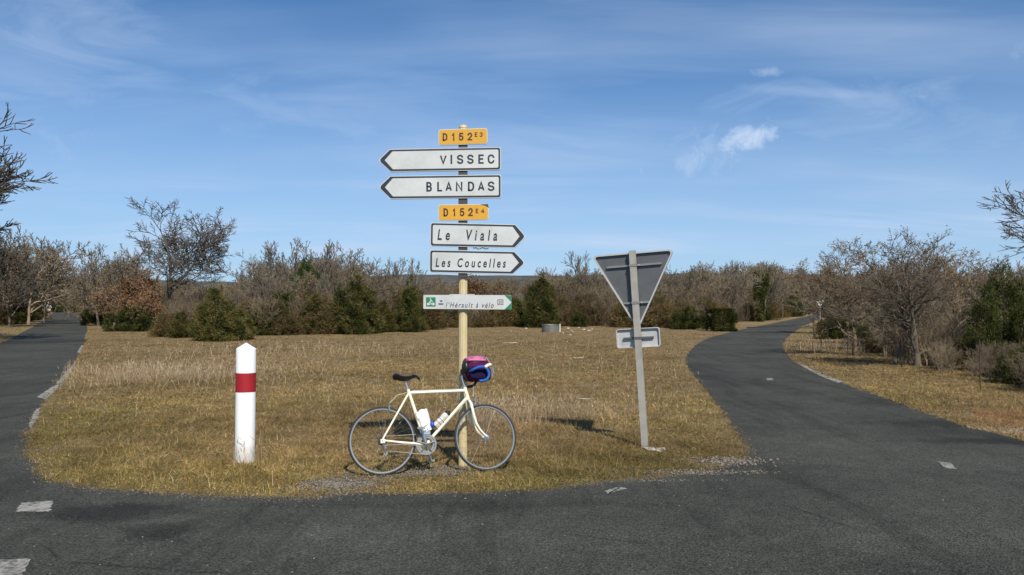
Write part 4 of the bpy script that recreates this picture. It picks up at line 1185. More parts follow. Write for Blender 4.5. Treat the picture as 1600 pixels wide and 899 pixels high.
    # cycle route sign
    poly = [(661.6, 461), (798.8, 461.4), (799, 483.9), (661.4, 482.8)]
    pl = slab(round_poly(poly, 1.6), 'cycle_route_sign', M['white'], 0.0, 0.02, t); pl['label'] = "slim white and green cycle route sign lettered l'Herault a velo"
    g = MB(); g.prism([(788.5, 461.6), (797.5, 461.6), (798.7, 463), (798.7, 471.6)], plane, -0.002, 0.001)
    g.prism([(798.7, 473.4), (798.7, 482.6), (797.5, 483.7), (788.5, 483.5)], plane, -0.002, 0.001); g.build('green_corner', M['green'], pl, False)
    slab([(665.8, 464.8), (680.6, 464.8), (680.6, 479.2), (665.8, 479.2)], 'green_square', M['green'], -0.002, 0.001, pl)
    cy = MB()
    for cx in (669.4, 677): cy.prism([(cx + 2.3 * math.cos(a * math.pi / 7), 475.3 + 2.3 * math.sin(a * math.pi / 7)) for a in range(14)], plane, -0.0035, -0.0015)
    cy.prism([(672.6 + 1.1 * math.cos(a * math.pi / 5), 466.9 + 1.1 * math.sin(a * math.pi / 5)) for a in range(10)], plane, -0.0035, -0.0015)
    cy.prism([(670.6, 472.6), (672.6, 468.0), (674.2, 468.4), (676.4, 471.6), (675.8, 472.2), (673.4, 470.2), (672.8, 472.4), (674.8, 474.4), (673.8, 476.8), (672.6, 476.6), (673.2, 474.8)], plane, -0.0036, -0.0015)
    cy.build('cyclist_emblem', M['white'], pl, False)
    lg = MB(); lg.prism([(687, 469.6), (691.6, 469.4), (690.8, 471.2), (688.6, 472)], plane, -0.002, 0.001); lg.prism([(685.2, 474.2), (692.6, 474.2), (692.6, 476.2), (685.2, 476.2)], plane, -0.002, 0.001)
    lg.build('small_logo', M['blue'], pl, False)
    lettering("l'Hérault à vélo", (696.5, 472.2, 771.5, 480.6), 0.008, plane, -0.002, M['ink'], pl, 0.3, 1.3, 0.006)
    fr = MB()
    for a in ((777.2, 468.2, 786.4, 469), (777.2, 475.8, 786.4, 476.6), (777.2, 469, 778, 475.8), (785.6, 469, 786.4, 475.8)):
        fr.prism([(a[0], a[1]), (a[2], a[1]), (a[2], a[3]), (a[0], a[3])], plane, -0.002, 0.001)
    fr.build('number_frame', M['ink'], pl, False)
    lettering('20', (779, 470.2, 784.8, 474.8), 0, plane, -0.002, M['ink'], pl, 0, 1.1, 0.006)
    MB().box(plane(722, 460.4, 0.012), (0.26, 0.018, 0.008)).build('sign_rail', M['alu_pale'], t)
    for v0, v1 in ((225, 234), (266, 276), (308, 322), (343, 352), (385, 394), (425, 434)): bracket(v0, v1)
    r2 = random.Random(4); wire = [plane(739 + i * 2.4, 388.2 + r2.uniform(-1.2, 1.2), 0.02 + r2.uniform(-0.012, 0.012)) for i in range(11)]
    MB().tube(wire, 0.005, 5).build('wire_tie', M['alu'], t)
    return t


signpost()


def give_way():
    Yb = depth(700); b = gp(1008, 700); a = R(20); lean = 0.062
    t = thing('give_way_sign', 'back of a triangular sign on a leaning steel post right of the bicycle', 'road sign', (b.x, b.y, 0), (0, 0, 0))
    # local frame: x right along plate, y away from viewer, z up; rotated by yaw and lean
    t.rotation_euler = (0, -lean, -a)
    post_h = height_for(392, Yb) + 0.01
    f = MB(); w, dp, n = 0.076, 0.042, 5
    f.box((0, 0, post_h / 2 - 0.1), (w, dp, post_h + 0.2))
    m = mat('galvanised_post', (0.36, 0.345, 0.30), 0.6, 0.1, var=0.2, scale=6, dirt=((0.36, 0.30, 0.21), 0.5, 2.5))
    f.build('post', m, t, False)
    zt = post_h - 0.02; side = 1.0; hgt = side * math.sqrt(3) / 2
    tri = [(-side / 2 - 0.01, zt), (side / 2 - 0.01, zt), (0.0, zt - hgt - 0.06)]
    fn = lambda u, v, d: Vector((u, 0.026 + d, v))
    outer = round_poly(tri, 0.045, 6); inner = round_poly(inset(tri, 0.017), 0.036, 6)
    pl = MB().prism(outer, fn, 0.030, 0.034).build('triangle_panel', M['alu'], t, False)
    rim = MB(); n = len(outer)
    for i in range(n):
        j = (i + 1) % n; b0 = len(rim.v)
        for q in (outer[i], outer[j], inner[j], inner[i]):
            for d in (0.001, 0.0305): rim.v.append(fn(q[0], q[1], d))
        for ff in ((0, 2, 4, 6), (0, 1, 3, 2), (4, 5, 7, 6)): rim.f.append(tuple(b0 + k for k in ff))
    rim.build('folded_rim', mat('sunlit_rim', (0.46, 0.46, 0.445), 0.45), pl, False)  # sunlight on the fold painted in: rim coloured lighter than the panel
    for z, L in ((zt - 0.155, 0.66), (zt - 0.60, 0.33)):
        r = MB().box((0, 0.0405, z), (L, 0.026, 0.022)).build('rail', M['alu_mid'], t, False)
        MB().box((0, -0.001, z), (w + 0.012, dp + 0.008, 0.030)).build('clamp', M['alu_mid'], t, False)
        bl = MB()
        for s in (-1, 1): bl.lathe([(0.009, 0), (0.009, 0.008)], 6, (s * 0.065, 0.0275, z), (0, -1, 0))
        bl.build('bolt', M['alu_pale'], t)
    zc = EYE + (HOR - 528) / FPX * Yb
    rp = round_poly([(-0.265, zc - 0.115), (0.255, zc - 0.115), (0.255, zc + 0.115), (-0.265, zc + 0.115)], 0.035, 6); ri = round_poly(inset([(-0.265, zc - 0.115), (0.255, zc - 0.115), (0.255, zc + 0.115), (-0.265, zc + 0.115)], 0.010), 0.027, 6)
    pl2 = MB().prism(rp, fn, 0.030, 0.034).build('distance_plate', M['alu_pale'], t, False)
    rim = MB(); n = len(rp)
    for i in range(n):
        j = (i + 1) % n; b0 = len(rim.v)
        for q in (rp[i], rp[j], ri[j], ri[i]):
            for d in (0.001, 0.0305): rim.v.append(fn(q[0], q[1], d))
        for ff in ((0, 2, 4, 6), (0, 1, 3, 2), (4, 5, 7, 6)): rim.f.append(tuple(b0 + k for k in ff))
    rim.build('folded_rim', M['alu_pale'], pl2, False)
    MB().box((0, 0.0405, zc), (0.36, 0.026, 0.022)).build('rail', M['alu'], t, False)
    MB().box((0, -0.001, zc), (w + 0.012, dp + 0.008, 0.028)).build('clamp', M['alu'], t, False)


give_way()


def rock(name, seed, size, p, label, group=None, sq=0.6, m='stone'):
    r = random.Random(seed); mb = MB().ellipsoid((0, 0, size * sq * 0.3), (size, size * r.uniform(0.6, 0.9), size * sq), 9, 6, 2.6, 0.16, seed)
    for v in mb.v: v += Vector((r.gauss(0, 1), r.gauss(0, 1), r.gauss(0, 1))) * size * 0.07
    o = mb.build(name, M[m], None, False); o.location = p; o.rotation_euler = (0, 0, r.uniform(0, 6)); return tag(o, label, 'stone', group)


q = gp(1023, 704); o = rock('footing_stone', 5, 0.12, q, 'white flat stone at the foot of the leaning sign post', sq=0.22); o.rotation_euler = (0, 0, -0.5); o.scale = (1, 0.7, 1)


def bollard():
    p = gp(382.5, 723); Yb = p.y; t = thing('marker_post', 'white round marker post with a red band in the grass', 'bollard', p, (R(0.2), R(0.3), 0))
    h = height_for(535.5, Yb); zs = height_for(545, Yb); r = 15.0 / FPX * Yb; z1 = height_for(582, Yb); z0 = height_for(611.5, Yb)
    wm = mat('bollard_white', (0.86, 0.86, 0.84), 0.4, var=0.03, scale=4, dirt=((0.62, 0.58, 0.48), 0.22, 3.5))
    Nb = NT(wm.node_tree); bs = Nb.n['Principled BSDF']; src = bs.inputs['Base Color'].links[0].from_socket
    cb = Nb.node('ShaderNodeTexCoord').outputs['Object']; zz = Nb.node('ShaderNodeSeparateXYZ', {0: cb}).outputs[2]
    st_ = Nb.noise(Nb.node('ShaderNodeMapping', {'Vector': cb, 'Scale': (9, 9, 1.2)}).outputs[0], 3.0, 6, 0.7)
    splash = Nb.m('MULTIPLY', Nb.mapr(Nb.m('ADD', zz, Nb.m('MULTIPLY', st_, -0.45)), -0.20, 0.06, 1.0, 0.0), 0.6)
    streaks = Nb.m('MULTIPLY', Nb.mapr(st_, 0.58, 0.75), 0.35)
    Nb.l.new(Nb.mix(Nb.m('MAXIMUM', splash, streaks), src, (0.42, 0.36, 0.26, 1)), bs.inputs['Base Color'])
    rm = mat('bollard_red', (0.34, 0.013, 0.018), 0.5, var=0.12, scale=7)
    MB().lathe([(r, -0.25), (r, zs - 0.004), (r * 0.97, zs + 0.004), (r * 0.06, h - 0.003), (r * 0.01, h)], 28).build('post_body', wm, t)
    b = MB(); n = 28
    for z in (z0, z1):
        for k in range(n): a = 2 * math.pi * k / n; b.v.append(Vector(((r + 0.0018) * math.cos(a), (r + 0.0018) * math.sin(a), z)))
    for k in range(n): b.f.append((k, (k + 1) % n, n + (k + 1) % n, n + k))
    b.build('red_band', rm, t)


bollard()


def far_sign(px, Yd, yt, up, label, s):
    pass; p = ground_at(px, Yd); t = thing('road_sign', label, 'road sign', p)
    H = height_for(yt, Yd); h = s * 0.87
    tri = [(-s / 2, H - h), (s / 2, H - h), (0, H)] if up else [(-s / 2, H), (0, H - h), (s / 2, H)]
    fn = lambda u, v, d: Vector((u, -0.05 + d, v))
    MB().tube([(0, 0, -0.2), (0, 0, H - 0.15)], 0.035, 8).build('post', M['alu_pale'], t)
    pl = MB().prism(round_poly(tri, 0.06, 4), fn, 0.0, 0.015).build('triangle_panel', mat('faded_border', (0.50, 0.36, 0.33), 0.5) if up else M['white'], t, False)
    if up:
        MB().prism(round_poly(inset(tri, 0.09), 0.03, 3), fn, -0.003, 0.001).build('sign_face', M['white'], pl, False)
        MB().box((0, -0.056, H - h + 0.32), (0.06, 0.004, 0.30)).build('pictogram', M['navy'], pl, False)
        pp = MB().prism([(-0.35, H - h - 0.42), (0.35, H - h - 0.42), (0.35, H - h - 0.12), (-0.35, H - h - 0.12)], fn, 0.0, 0.015).build('distance_plate', M['white'], t, False)
    else:
        MB().prism(round_poly(inset(tri, 0.14), 0.03, 3), fn, -0.003, 0.001).build('sign_face', mat('grey_triangle', (0.17, 0.21, 0.22), 0.6), pl, False)
        MB().box((0, -0.056, H - h * 0.45), (0.10, 0.006, h * 0.7)).build('rail', M['white'], pl, False)
    return t


far_sign(76, 118, 470.5, True, 'far small triangular warning sign beside the left road', 1.2)
far_sign(1281, 74, 470, False, 'far small downward triangle sign beside the right road', 0.75)


# ------------------------------------------------------------------ bicycle
M['cream'] = mat('cream_paint', (0.84, 0.78, 0.58), 0.3, var=0.04, scale=9, dirt=((0.55, 0.46, 0.28), 0.30, 10))
M['rubber'] = mat('tyre_rubber', (0.022, 0.022, 0.022), 0.75, var=0.2, scale=20)
M['wall'] = mat('tyre_sidewall', (0.10, 0.095, 0.085), 0.8)
M['chrome'] = mat('polished_alloy', (0.62, 0.61, 0.58), 0.28, 0.85)
M['oily'] = mat('oily_steel', (0.06, 0.055, 0.05), 0.4, 0.6)
M['rim'] = mat('dull_rim', (0.42, 0.41, 0.38), 0.32, 0.75)
M['steel'] = mat('dull_steel', (0.30, 0.29, 0.27), 0.4, 0.7, var=0.2, scale=30)
M['blackp'] = mat('black_plastic', (0.014, 0.013, 0.013), 0.4)
M['leather'] = mat('black_saddle', (0.016, 0.013, 0.012), 0.38, bump=0.15, bscale=200)
M['tape'] = mat('blue_bar_tape', (0.030, 0.105, 0.36), 0.85, spec=0.15, bump=0.3, bscale=120)


def bicycle():
    pr, pf = gp(597.5, 744), gp(760, 737)
    d = (pf - pr); psi = math.atan2(d.y, d.x); theta = R(11)
    t = thing('bicycle', 'cream road bicycle leaning against the signpost', 'bicycle', (pr.x, pr.y, 0.004), (-theta, 0, psi))
    k = d.length / 1.01
    RW = 0.336; BB = Vector((0.432, 0, 0.285)); ST = Vector((0.264, 0, 0.818)); HT = Vector((0.838, 0, 0.838)); HB = Vector((0.870, 0, 0.724))
    FH = Vector((1.04, 0, RW)); RH = Vector((0, 0, RW))
    ax = (HT - HB).normalized(); Q = Quaternion(ax, R(11)); S = lambda p: HB + Q @ (Vector(p) - HB)
    # frame
    f = MB()
    f.tube([BB, ST + (ST - BB).normalized() * 0.02], 0.0170, 10).tube([ST + Vector((0.0, 0, -0.015)), HT + Vector((0, 0, -0.025))], 0.0165, 10)
    f.tube([BB, HB + Vector((-0.004, 0, 0.022))], 0.0185, 10).tube([HB - ax * 0.004, HT + ax * 0.008], 0.0185, 12)
    f.tube([BB + Vector((0, 0.036, 0)), BB - Vector((0, 0.036, 0))], 0.021, 12)
    for s in (-1, 1):
        f.tube([ST + Vector((0, s * 0.012, -0.02)), RH + Vector((0.0, s * 0.062, 0.008))], [0.0105, 0.0085], 8)
        f.tube([BB + Vector((-0.01, s * 0.03, 0)), Vector((0.2, s * 0.05, 0.31)), RH + Vector((0.01, s * 0.062, 0))], [0.012, 0.011, 0.009], 8)
        f.box(RH + Vector((0.004, s * 0.062, -0.006)), (0.045, 0.006, 0.04))
    f.tube([(0.10, -0.048, 0.515), (0.10, 0.048, 0.515)], 0.006, 6)
    f.build('frame', M['cream'], t)
    hs = MB(); hs.tube([HT + ax * 0.008, HT + ax * 0.026], 0.021, 12).tube([HB - ax * 0.018, HB - ax * 0.004], 0.021, 12, xform=None); hs.build('headset', M['chrome'], t)
    # fork
    fk = MB()
    for s in (-1, 1):
        c0 = HB - ax * 0.05 + Vector((0, s * 0.042, 0)); pts = [HB - ax * 0.022 + Vector((0, s * 0.02, 0)), c0]
        for u in (0.3, 0.55, 0.75, 0.9, 1.0):
            q_ = c0.lerp(FH + Vector((0, s * 0.050, 0)), u); b_ = -0.040 * math.sin(math.pi * min(1, u ** 1.3)); pts.append(q_ + Vector((b_, 0, b_ * 0.35)))
        fk.tube(pts, [0.014, 0.0145, 0.014, 0.0125, 0.0105, 0.0095, 0.009], 8, xform=S)
    fk.tube([S(HB - ax * 0.022 + Vector((0, -0.026, 0))), S(HB - ax * 0.022 + Vector((0, 0.026, 0)))], 0.013, 8)
    fk.build('fork', M['cream'], t)

    def wheel(c, X, rear):
        ring = lambda r, n=56: [X(c + Vector((r * math.cos(2 * math.pi * i / n), 0, r * math.sin(2 * math.pi * i / n)))) for i in range(n)]
        w = MB(); n = 56; prof = [(-0.009, 0.316), (0.009, 0.316), (0.0085, 0.305), (0.004, 0.301), (-0.004, 0.301), (-0.0085, 0.305)]
        for i in range(n):
            a = 2 * math.pi * i / n
            for y, r in prof: w.v.append(X(c + Vector((r * math.cos(a), y, r * math.sin(a)))))
        m_ = len(prof)
        for i in range(n):
            for j in range(m_): w.f.append((i * m_ + j, i * m_ + (j + 1) % m_, ((i + 1) % n) * m_ + (j + 1) % m_, ((i + 1) % n) * m_ + j))
        wo = w.build('wheel', M['rim'], t)
        MB().tube(ring(0.3235, 64), 0.0130, 10, closed=True).build('tyre', M['rubber'], wo)
        sw = MB()
        for s in (-1, 1): sw.tube([X(c + Vector((0.3195 * math.cos(2 * math.pi * i / 64), s * 0.0098, 0.3195 * math.sin(2 * math.pi * i / 64)))) for i in range(64)], 0.0026, 5, closed=True)
        sw.build('sidewall', M['wall'], wo)
        sp = MB(); ns = 32
        for i in range(ns):
            s = 1 if i % 2 else -1; a0 = 2 * math.pi * i / ns; a1 = a0 + (0.75 if (i // 2) % 2 else -0.75)
            sp.tube([X(c + Vector((0.022 * math.cos(a1), s * 0.03, 0.022 * math.sin(a1)))), X(c + Vector((0.298 * math.cos(a0), s * 0.002, 0.298 * math.sin(a0))))], 0.0009, 4, cap=False)
        sp.build('spokes', M['chrome'], wo)
        h = MB(); hw = 0.058
        h.tube([X(c + Vector((0, -hw, 0))), X(c + Vector((0, hw, 0)))], 0.012, 10)
        for s in (-1, 1): h.tube([X(c + Vector((0, s * 0.027, 0))), X(c + Vector((0, s * 0.032, 0)))], 0.026, 12)
        h.tube([X(c + Vector((0, -hw - 0.018, 0))), X(c + Vector((0, hw + 0.018, 0)))], 0.005, 8); h.build('hub', M['chrome'], wo)
        v = MB(); av = 5.2; v.tube([X(c + Vector((0.297 * math.cos(av), 0, 0.297 * math.sin(av)))), X(c + Vector((0.265 * math.cos(av), 0, 0.265 * math.sin(av))))], 0.003, 6).build('valve', M['steel'], wo)
        if rear:
            cs = MB()
            for i, r in enumerate((0.048, 0.044, 0.040, 0.036, 0.032, 0.028)): cs.lathe([(r, 0), (r, 0.0022)], 24, X(c + Vector((0, -0.034 - i * 0.0045, 0))), (0, -1, 0))
            cs.build('cassette', M['oily'], wo)
        return wo
    I = lambda p: Vector(p)
    wr = wheel(RH, I, True); wr['label'] = 'rear wheel with the cassette'
    wf = wheel(FH, S, False); wf['label'] = 'front wheel, steered slightly away'
    # saddle and seatpost
    up = (ST - BB).normalized(); sp0 = ST + up * 0.108
    MB().tube([ST, sp0], 0.0125, 10).tube([sp0, sp0 + Vector((0, 0, 0.012))], 0.018, 8).build('seatpost', M['chrome'], t)
    s = MB(); n = 14; rows = []
    for i in range(n + 1):
        u = i / n; x = sp0.x - 0.125 + 0.275 * u; w_ = 0.070 * (1 - u) ** 1.1 * (0.6 + 1.4 * min(1, u * 6)) * 0.9 + 0.014 if u < 0.98 else 0.010
        w_ = min(w_, 0.072); z = sp0.z + 0.034 + 0.026 * math.exp(-((u - 0.10) / 0.17) ** 2) + 0.020 * math.exp(-((u - 0.80) / 0.16) ** 2) - 0.020 * max(0, u - 0.88) * 8
        th = 0.052 * (1 - 0.62 * u) if u > 0.06 else 0.03
        rows.append((x, w_, z, th))
    m_ = 12
    for x, w_, z, th in rows:
        for j in range(m_):
            a = 2 * math.pi * j / m_; s.v.append(Vector((x, w_ * math.cos(a), z + (th * 0.45 if math.sin(a) > 0 else th) * math.sin(a) - (0.010 if math.sin(a) < 0 else 0) * 0)))
    for i in range(n):
        for j in range(m_): s.f.append((i * m_ + j, i * m_ + (j + 1) % m_, (i + 1) * m_ + (j + 1) % m_, (i + 1) * m_ + j))
    s.f.append(tuple(reversed(range(m_)))); s.f.append(tuple(n * m_ + j for j in range(m_)))
    s.build('saddle', M['leather'], t)
    rl = MB()
    for sd in (-1, 1): rl.tube([(sp0.x - 0.09, sd * 0.024, sp0.z + 0.030), (sp0.x - 0.04, sd * 0.022, sp0.z + 0.008), (sp0.x + 0.04, sd * 0.022, sp0.z + 0.008), (sp0.x + 0.115, sd * 0.010, sp0.z + 0.028)], 0.0035, 6)
    rl.build('saddle_rails', M['steel'], t)
    # stem, bars
    clamp = Vector((0.865, 0, 0.992))
    st = MB(); q0 = HT + ax * 0.02; q1 = HT + ax * 0.115
    st.tube([q0, q1], 0.011, 10, xform=S).tube([q1 + ax * 0.012 - Vector((0.004, 0, 0)), q1, clamp], [0.012, 0.014, 0.012], 10, xform=S).tube([clamp + Vector((0, -0.02, 0)), clamp + Vector((0, 0.02, 0))], 0.018, 12, xform=S)
    st.build('stem', M['chrome'], t)
    bar = MB().tube([clamp + Vector((0, -0.085, 0)), clamp + Vector((0, 0.085, 0))], 0.0127, 10, xform=S).build('handlebar', M['chrome'], t)
    for sd in (-1, 1):
        pts = [clamp + Vector((0, sd * 0.085, 0)), clamp + Vector((0.0, sd * 0.16, 0.0)), (0.882, sd * 0.188, 1.004), (0.925, sd * 0.197, 1.022), (0.972, sd * 0.2, 1.026), (1.012, sd * 0.2, 1.008),
               (1.034, sd * 0.2, 0.972), (1.034, sd * 0.2, 0.932), (1.012, sd * 0.2, 0.900), (0.975, sd * 0.2, 0.884), (0.925, sd * 0.2, 0.880)]
        MB().tube(pts, 0.0145, 10, xform=S).build('bar_tape', M['tape'] if sd < 0 else M['blackp'], t)
        lv = MB(); lv.tube([(0.995, sd * 0.2, 1.022), (1.030, sd * 0.2, 1.045), (1.062, sd * 0.2, 1.050)], [0.016, 0.016, 0.012], 8, xform=S)
        ho = lv.build('brake_hood', M['cream'] if sd < 0 else M['blackp'], t)
        MB().tube([(1.058, sd * 0.2, 1.048), (1.080, sd * 0.2, 1.018), (1.078, sd * 0.2, 0.968), (1.064, sd * 0.2, 0.930)], [0.008, 0.007, 0.006, 0.005], 6, xform=S).build('brake_lever', M['chrome'], ho)
    MB().tube([clamp + Vector((-0.012, 0.03, -0.03)), clamp + Vector((-0.02, 0.06, 0.03)), clamp + Vector((0.0, 0.075, 0.075))], [0.022, 0.028, 0.018], 10, xform=S).build('bar_grip', M['blackp'], t)
    # brakes
    for c, X, nm in ((Vector((0.905, 0, 0.690)), S, 'front'), (Vector((0.098, 0, 0.655)), I, 'rear')):
        b = MB(); fy = 0.03 if nm == 'front' else -0.03
        for sd in (-1, 1): b.tube([c + Vector((fy * 0.6, 0, 0.012)), c + Vector((fy, sd * 0.034, 0.012)), c + Vector((fy, sd * 0.036, -0.022)), c + Vector((fy * 0.6, sd * 0.016, -0.040))], [0.009, 0.008, 0.007, 0.006], 6, xform=X)
        b.tube([c + Vector((fy, -0.03, 0.012)), c + Vector((fy, -0.038, 0.055))], 0.005, 6, xform=X); b.build('brake', M['chrome'], t)
    cb = MB()
    cb.tube([S((1.05, -0.2, 1.06)), S((1.03, -0.16, 1.13)), S((0.95, -0.06, 1.06)), S((0.93, -0.02, 0.90)), S((0.912, -0.032, 0.745))], 0.0026, 6)
    cb.tube([S((1.05, 0.2, 1.06)), S((0.98, 0.1, 1.09)), S((0.90, 0.03, 0.93)), HT + Vector((-0.05, -0.014, -0.01)), ST + Vector((0.05, -0.016, 0.004)), (0.15, -0.01, 0.78), (0.075, -0.035, 0.705)], 0.0026, 6)
    cb.tube([HB + Vector((-0.03, -0.02, -0.01)), BB + Vector((0.06, -0.022, 0.05)), BB + Vector((0, -0.02, -0.022)), (0.2, -0.06, 0.295), (0.02, -0.075, 0.29)], 0.0018, 5)
    cb.build('cables', M['alu_pale'], t)
    # drivetrain
    cr = MB(); yc = -0.045
    for r, y in ((0.100, yc), (0.079, yc + 0.007)):
        n = 44; b0 = len(cr.v)
        for i in range(n):
            a = 2 * math.pi * i / n
            for rr_, yy in ((r + (0.003 if i % 2 else 0), y - 0.0015), (r + (0.003 if i % 2 else 0), y + 0.0015), (r - 0.016, y + 0.0015), (r - 0.016, y - 0.0015)): cr.v.append(BB + Vector((rr_ * math.cos(a), yy, rr_ * math.sin(a))))
        for i in range(n):
            for j in range(4): cr.f.append((b0 + i * 4 + j, b0 + i * 4 + (j + 1) % 4, b0 + ((i + 1) % n) * 4 + (j + 1) % 4, b0 + ((i + 1) % n) * 4 + j))
    for i in range(5): a = 2 * math.pi * i / 5 + 0.3; cr.tube([BB + Vector((0, yc - 0.004, 0)), BB + Vector((0.088 * math.cos(a), yc - 0.003, 0.088 * math.sin(a)))], [0.010, 0.006], 6)
    co = cr.build('chainrings', M['steel'], t)
    for sd, dr in ((-1, Vector((-0.34, 0, 0.94))), (1, Vector((0.34, 0, -0.94)))):
        e = BB + Vector((0, sd * 0.066, 0)) + dr * 0.17
        c_ = MB().tube([BB + Vector((0, sd * 0.058, 0)), BB + Vector((0, sd * 0.06, 0)) + dr * 0.03, e], [0.016, 0.012, 0.010], 8).build('crank', M['chrome'], t)
        MB().tube([e, e + Vector((0, sd * 0.10, 0))], 0.006, 6).box(e + Vector((0, sd * 0.065, 0)), (0.075, 0.07, 0.020)).tube([e + Vector((0.035, sd * 0.03, 0.01)), e + Vector((0.065, sd * 0.05, 0.03)), e + Vector((0.035, sd * 0.09, 0.012))], 0.004, 5).build('pedal', M['steel'], c_)
    ch = MB(); ch.tube([BB + Vector((0, yc, 0.101)), RH + Vector((0, -0.047, 0.040))], 0.0042, 6).tube([BB + Vector((0, yc, -0.101)), Vector((0.055, -0.047, 0.232)), Vector((0.02, -0.047, 0.205))], 0.0042, 6)
    ch.build('chain', M['steel'], t)
    dl = MB(); dl.tube([RH + Vector((0.008, -0.065, -0.02)), Vector((0.012, -0.062, 0.275)), Vector((0.03, -0.05, 0.215))], [0.012, 0.012, 0.008], 8)
    for z, x in ((0.272, 0.018), (0.210, 0.032)): dl.lathe([(0.020, 0), (0.020, 0.006)], 12, (x, -0.044, z), (0, -1, 0))
    dl.build('derailleur', M['steel'], t)
    fd = MB().box(BB + Vector((0.005, -0.042, 0.112)), (0.07, 0.022, 0.03)).tube([BB + (ST - BB).normalized() * 0.14 + Vector((0, -0.012, 0)), BB + Vector((0.0, -0.04, 0.12))], 0.010, 6); fd.build('front_derailleur', M['chrome'], t)
    # bottle cages
    up_d = (HB - BB).normalized(); nd = Vector((-up_d.z, 0, up_d.x)); us = up; ns = Vector((us.z, 0, -us.x))
    cages = []
    for o_, a_, n_ in ((BB + up_d * 0.19, up_d, nd), (BB + us * 0.13, us, ns)):
        cg = MB(); cc = o_ + n_ * 0.056
        for hh in (0.0, 0.09): cg.tube([cc + a_ * hh + (n_ * math.cos(2 * math.pi * i / 16) + Vector((0, math.sin(2 * math.pi * i / 16), 0))) * 0.0395 for i in range(16)], 0.0028, 5, closed=True)
        for s_ in (-1, 1): cg.tube([cc + Vector((0, s_ * 0.039, 0)) + a_ * 0.0, cc + Vector((0, s_ * 0.039, 0)) + a_ * 0.09], 0.0028, 5)
        cg.build('bottle_cage', M['steel'], t); cages.append((cc, a_))
    bpy.context.view_layer.update()
    return t.matrix_world.copy(), S, cages, clamp


MW, S, cages, clampP = bicycle()


def world_obj(name, label, cat, center):
    t = thing(name, label, cat, MW @ center); t.rotation_euler = MW.to_euler(); return t


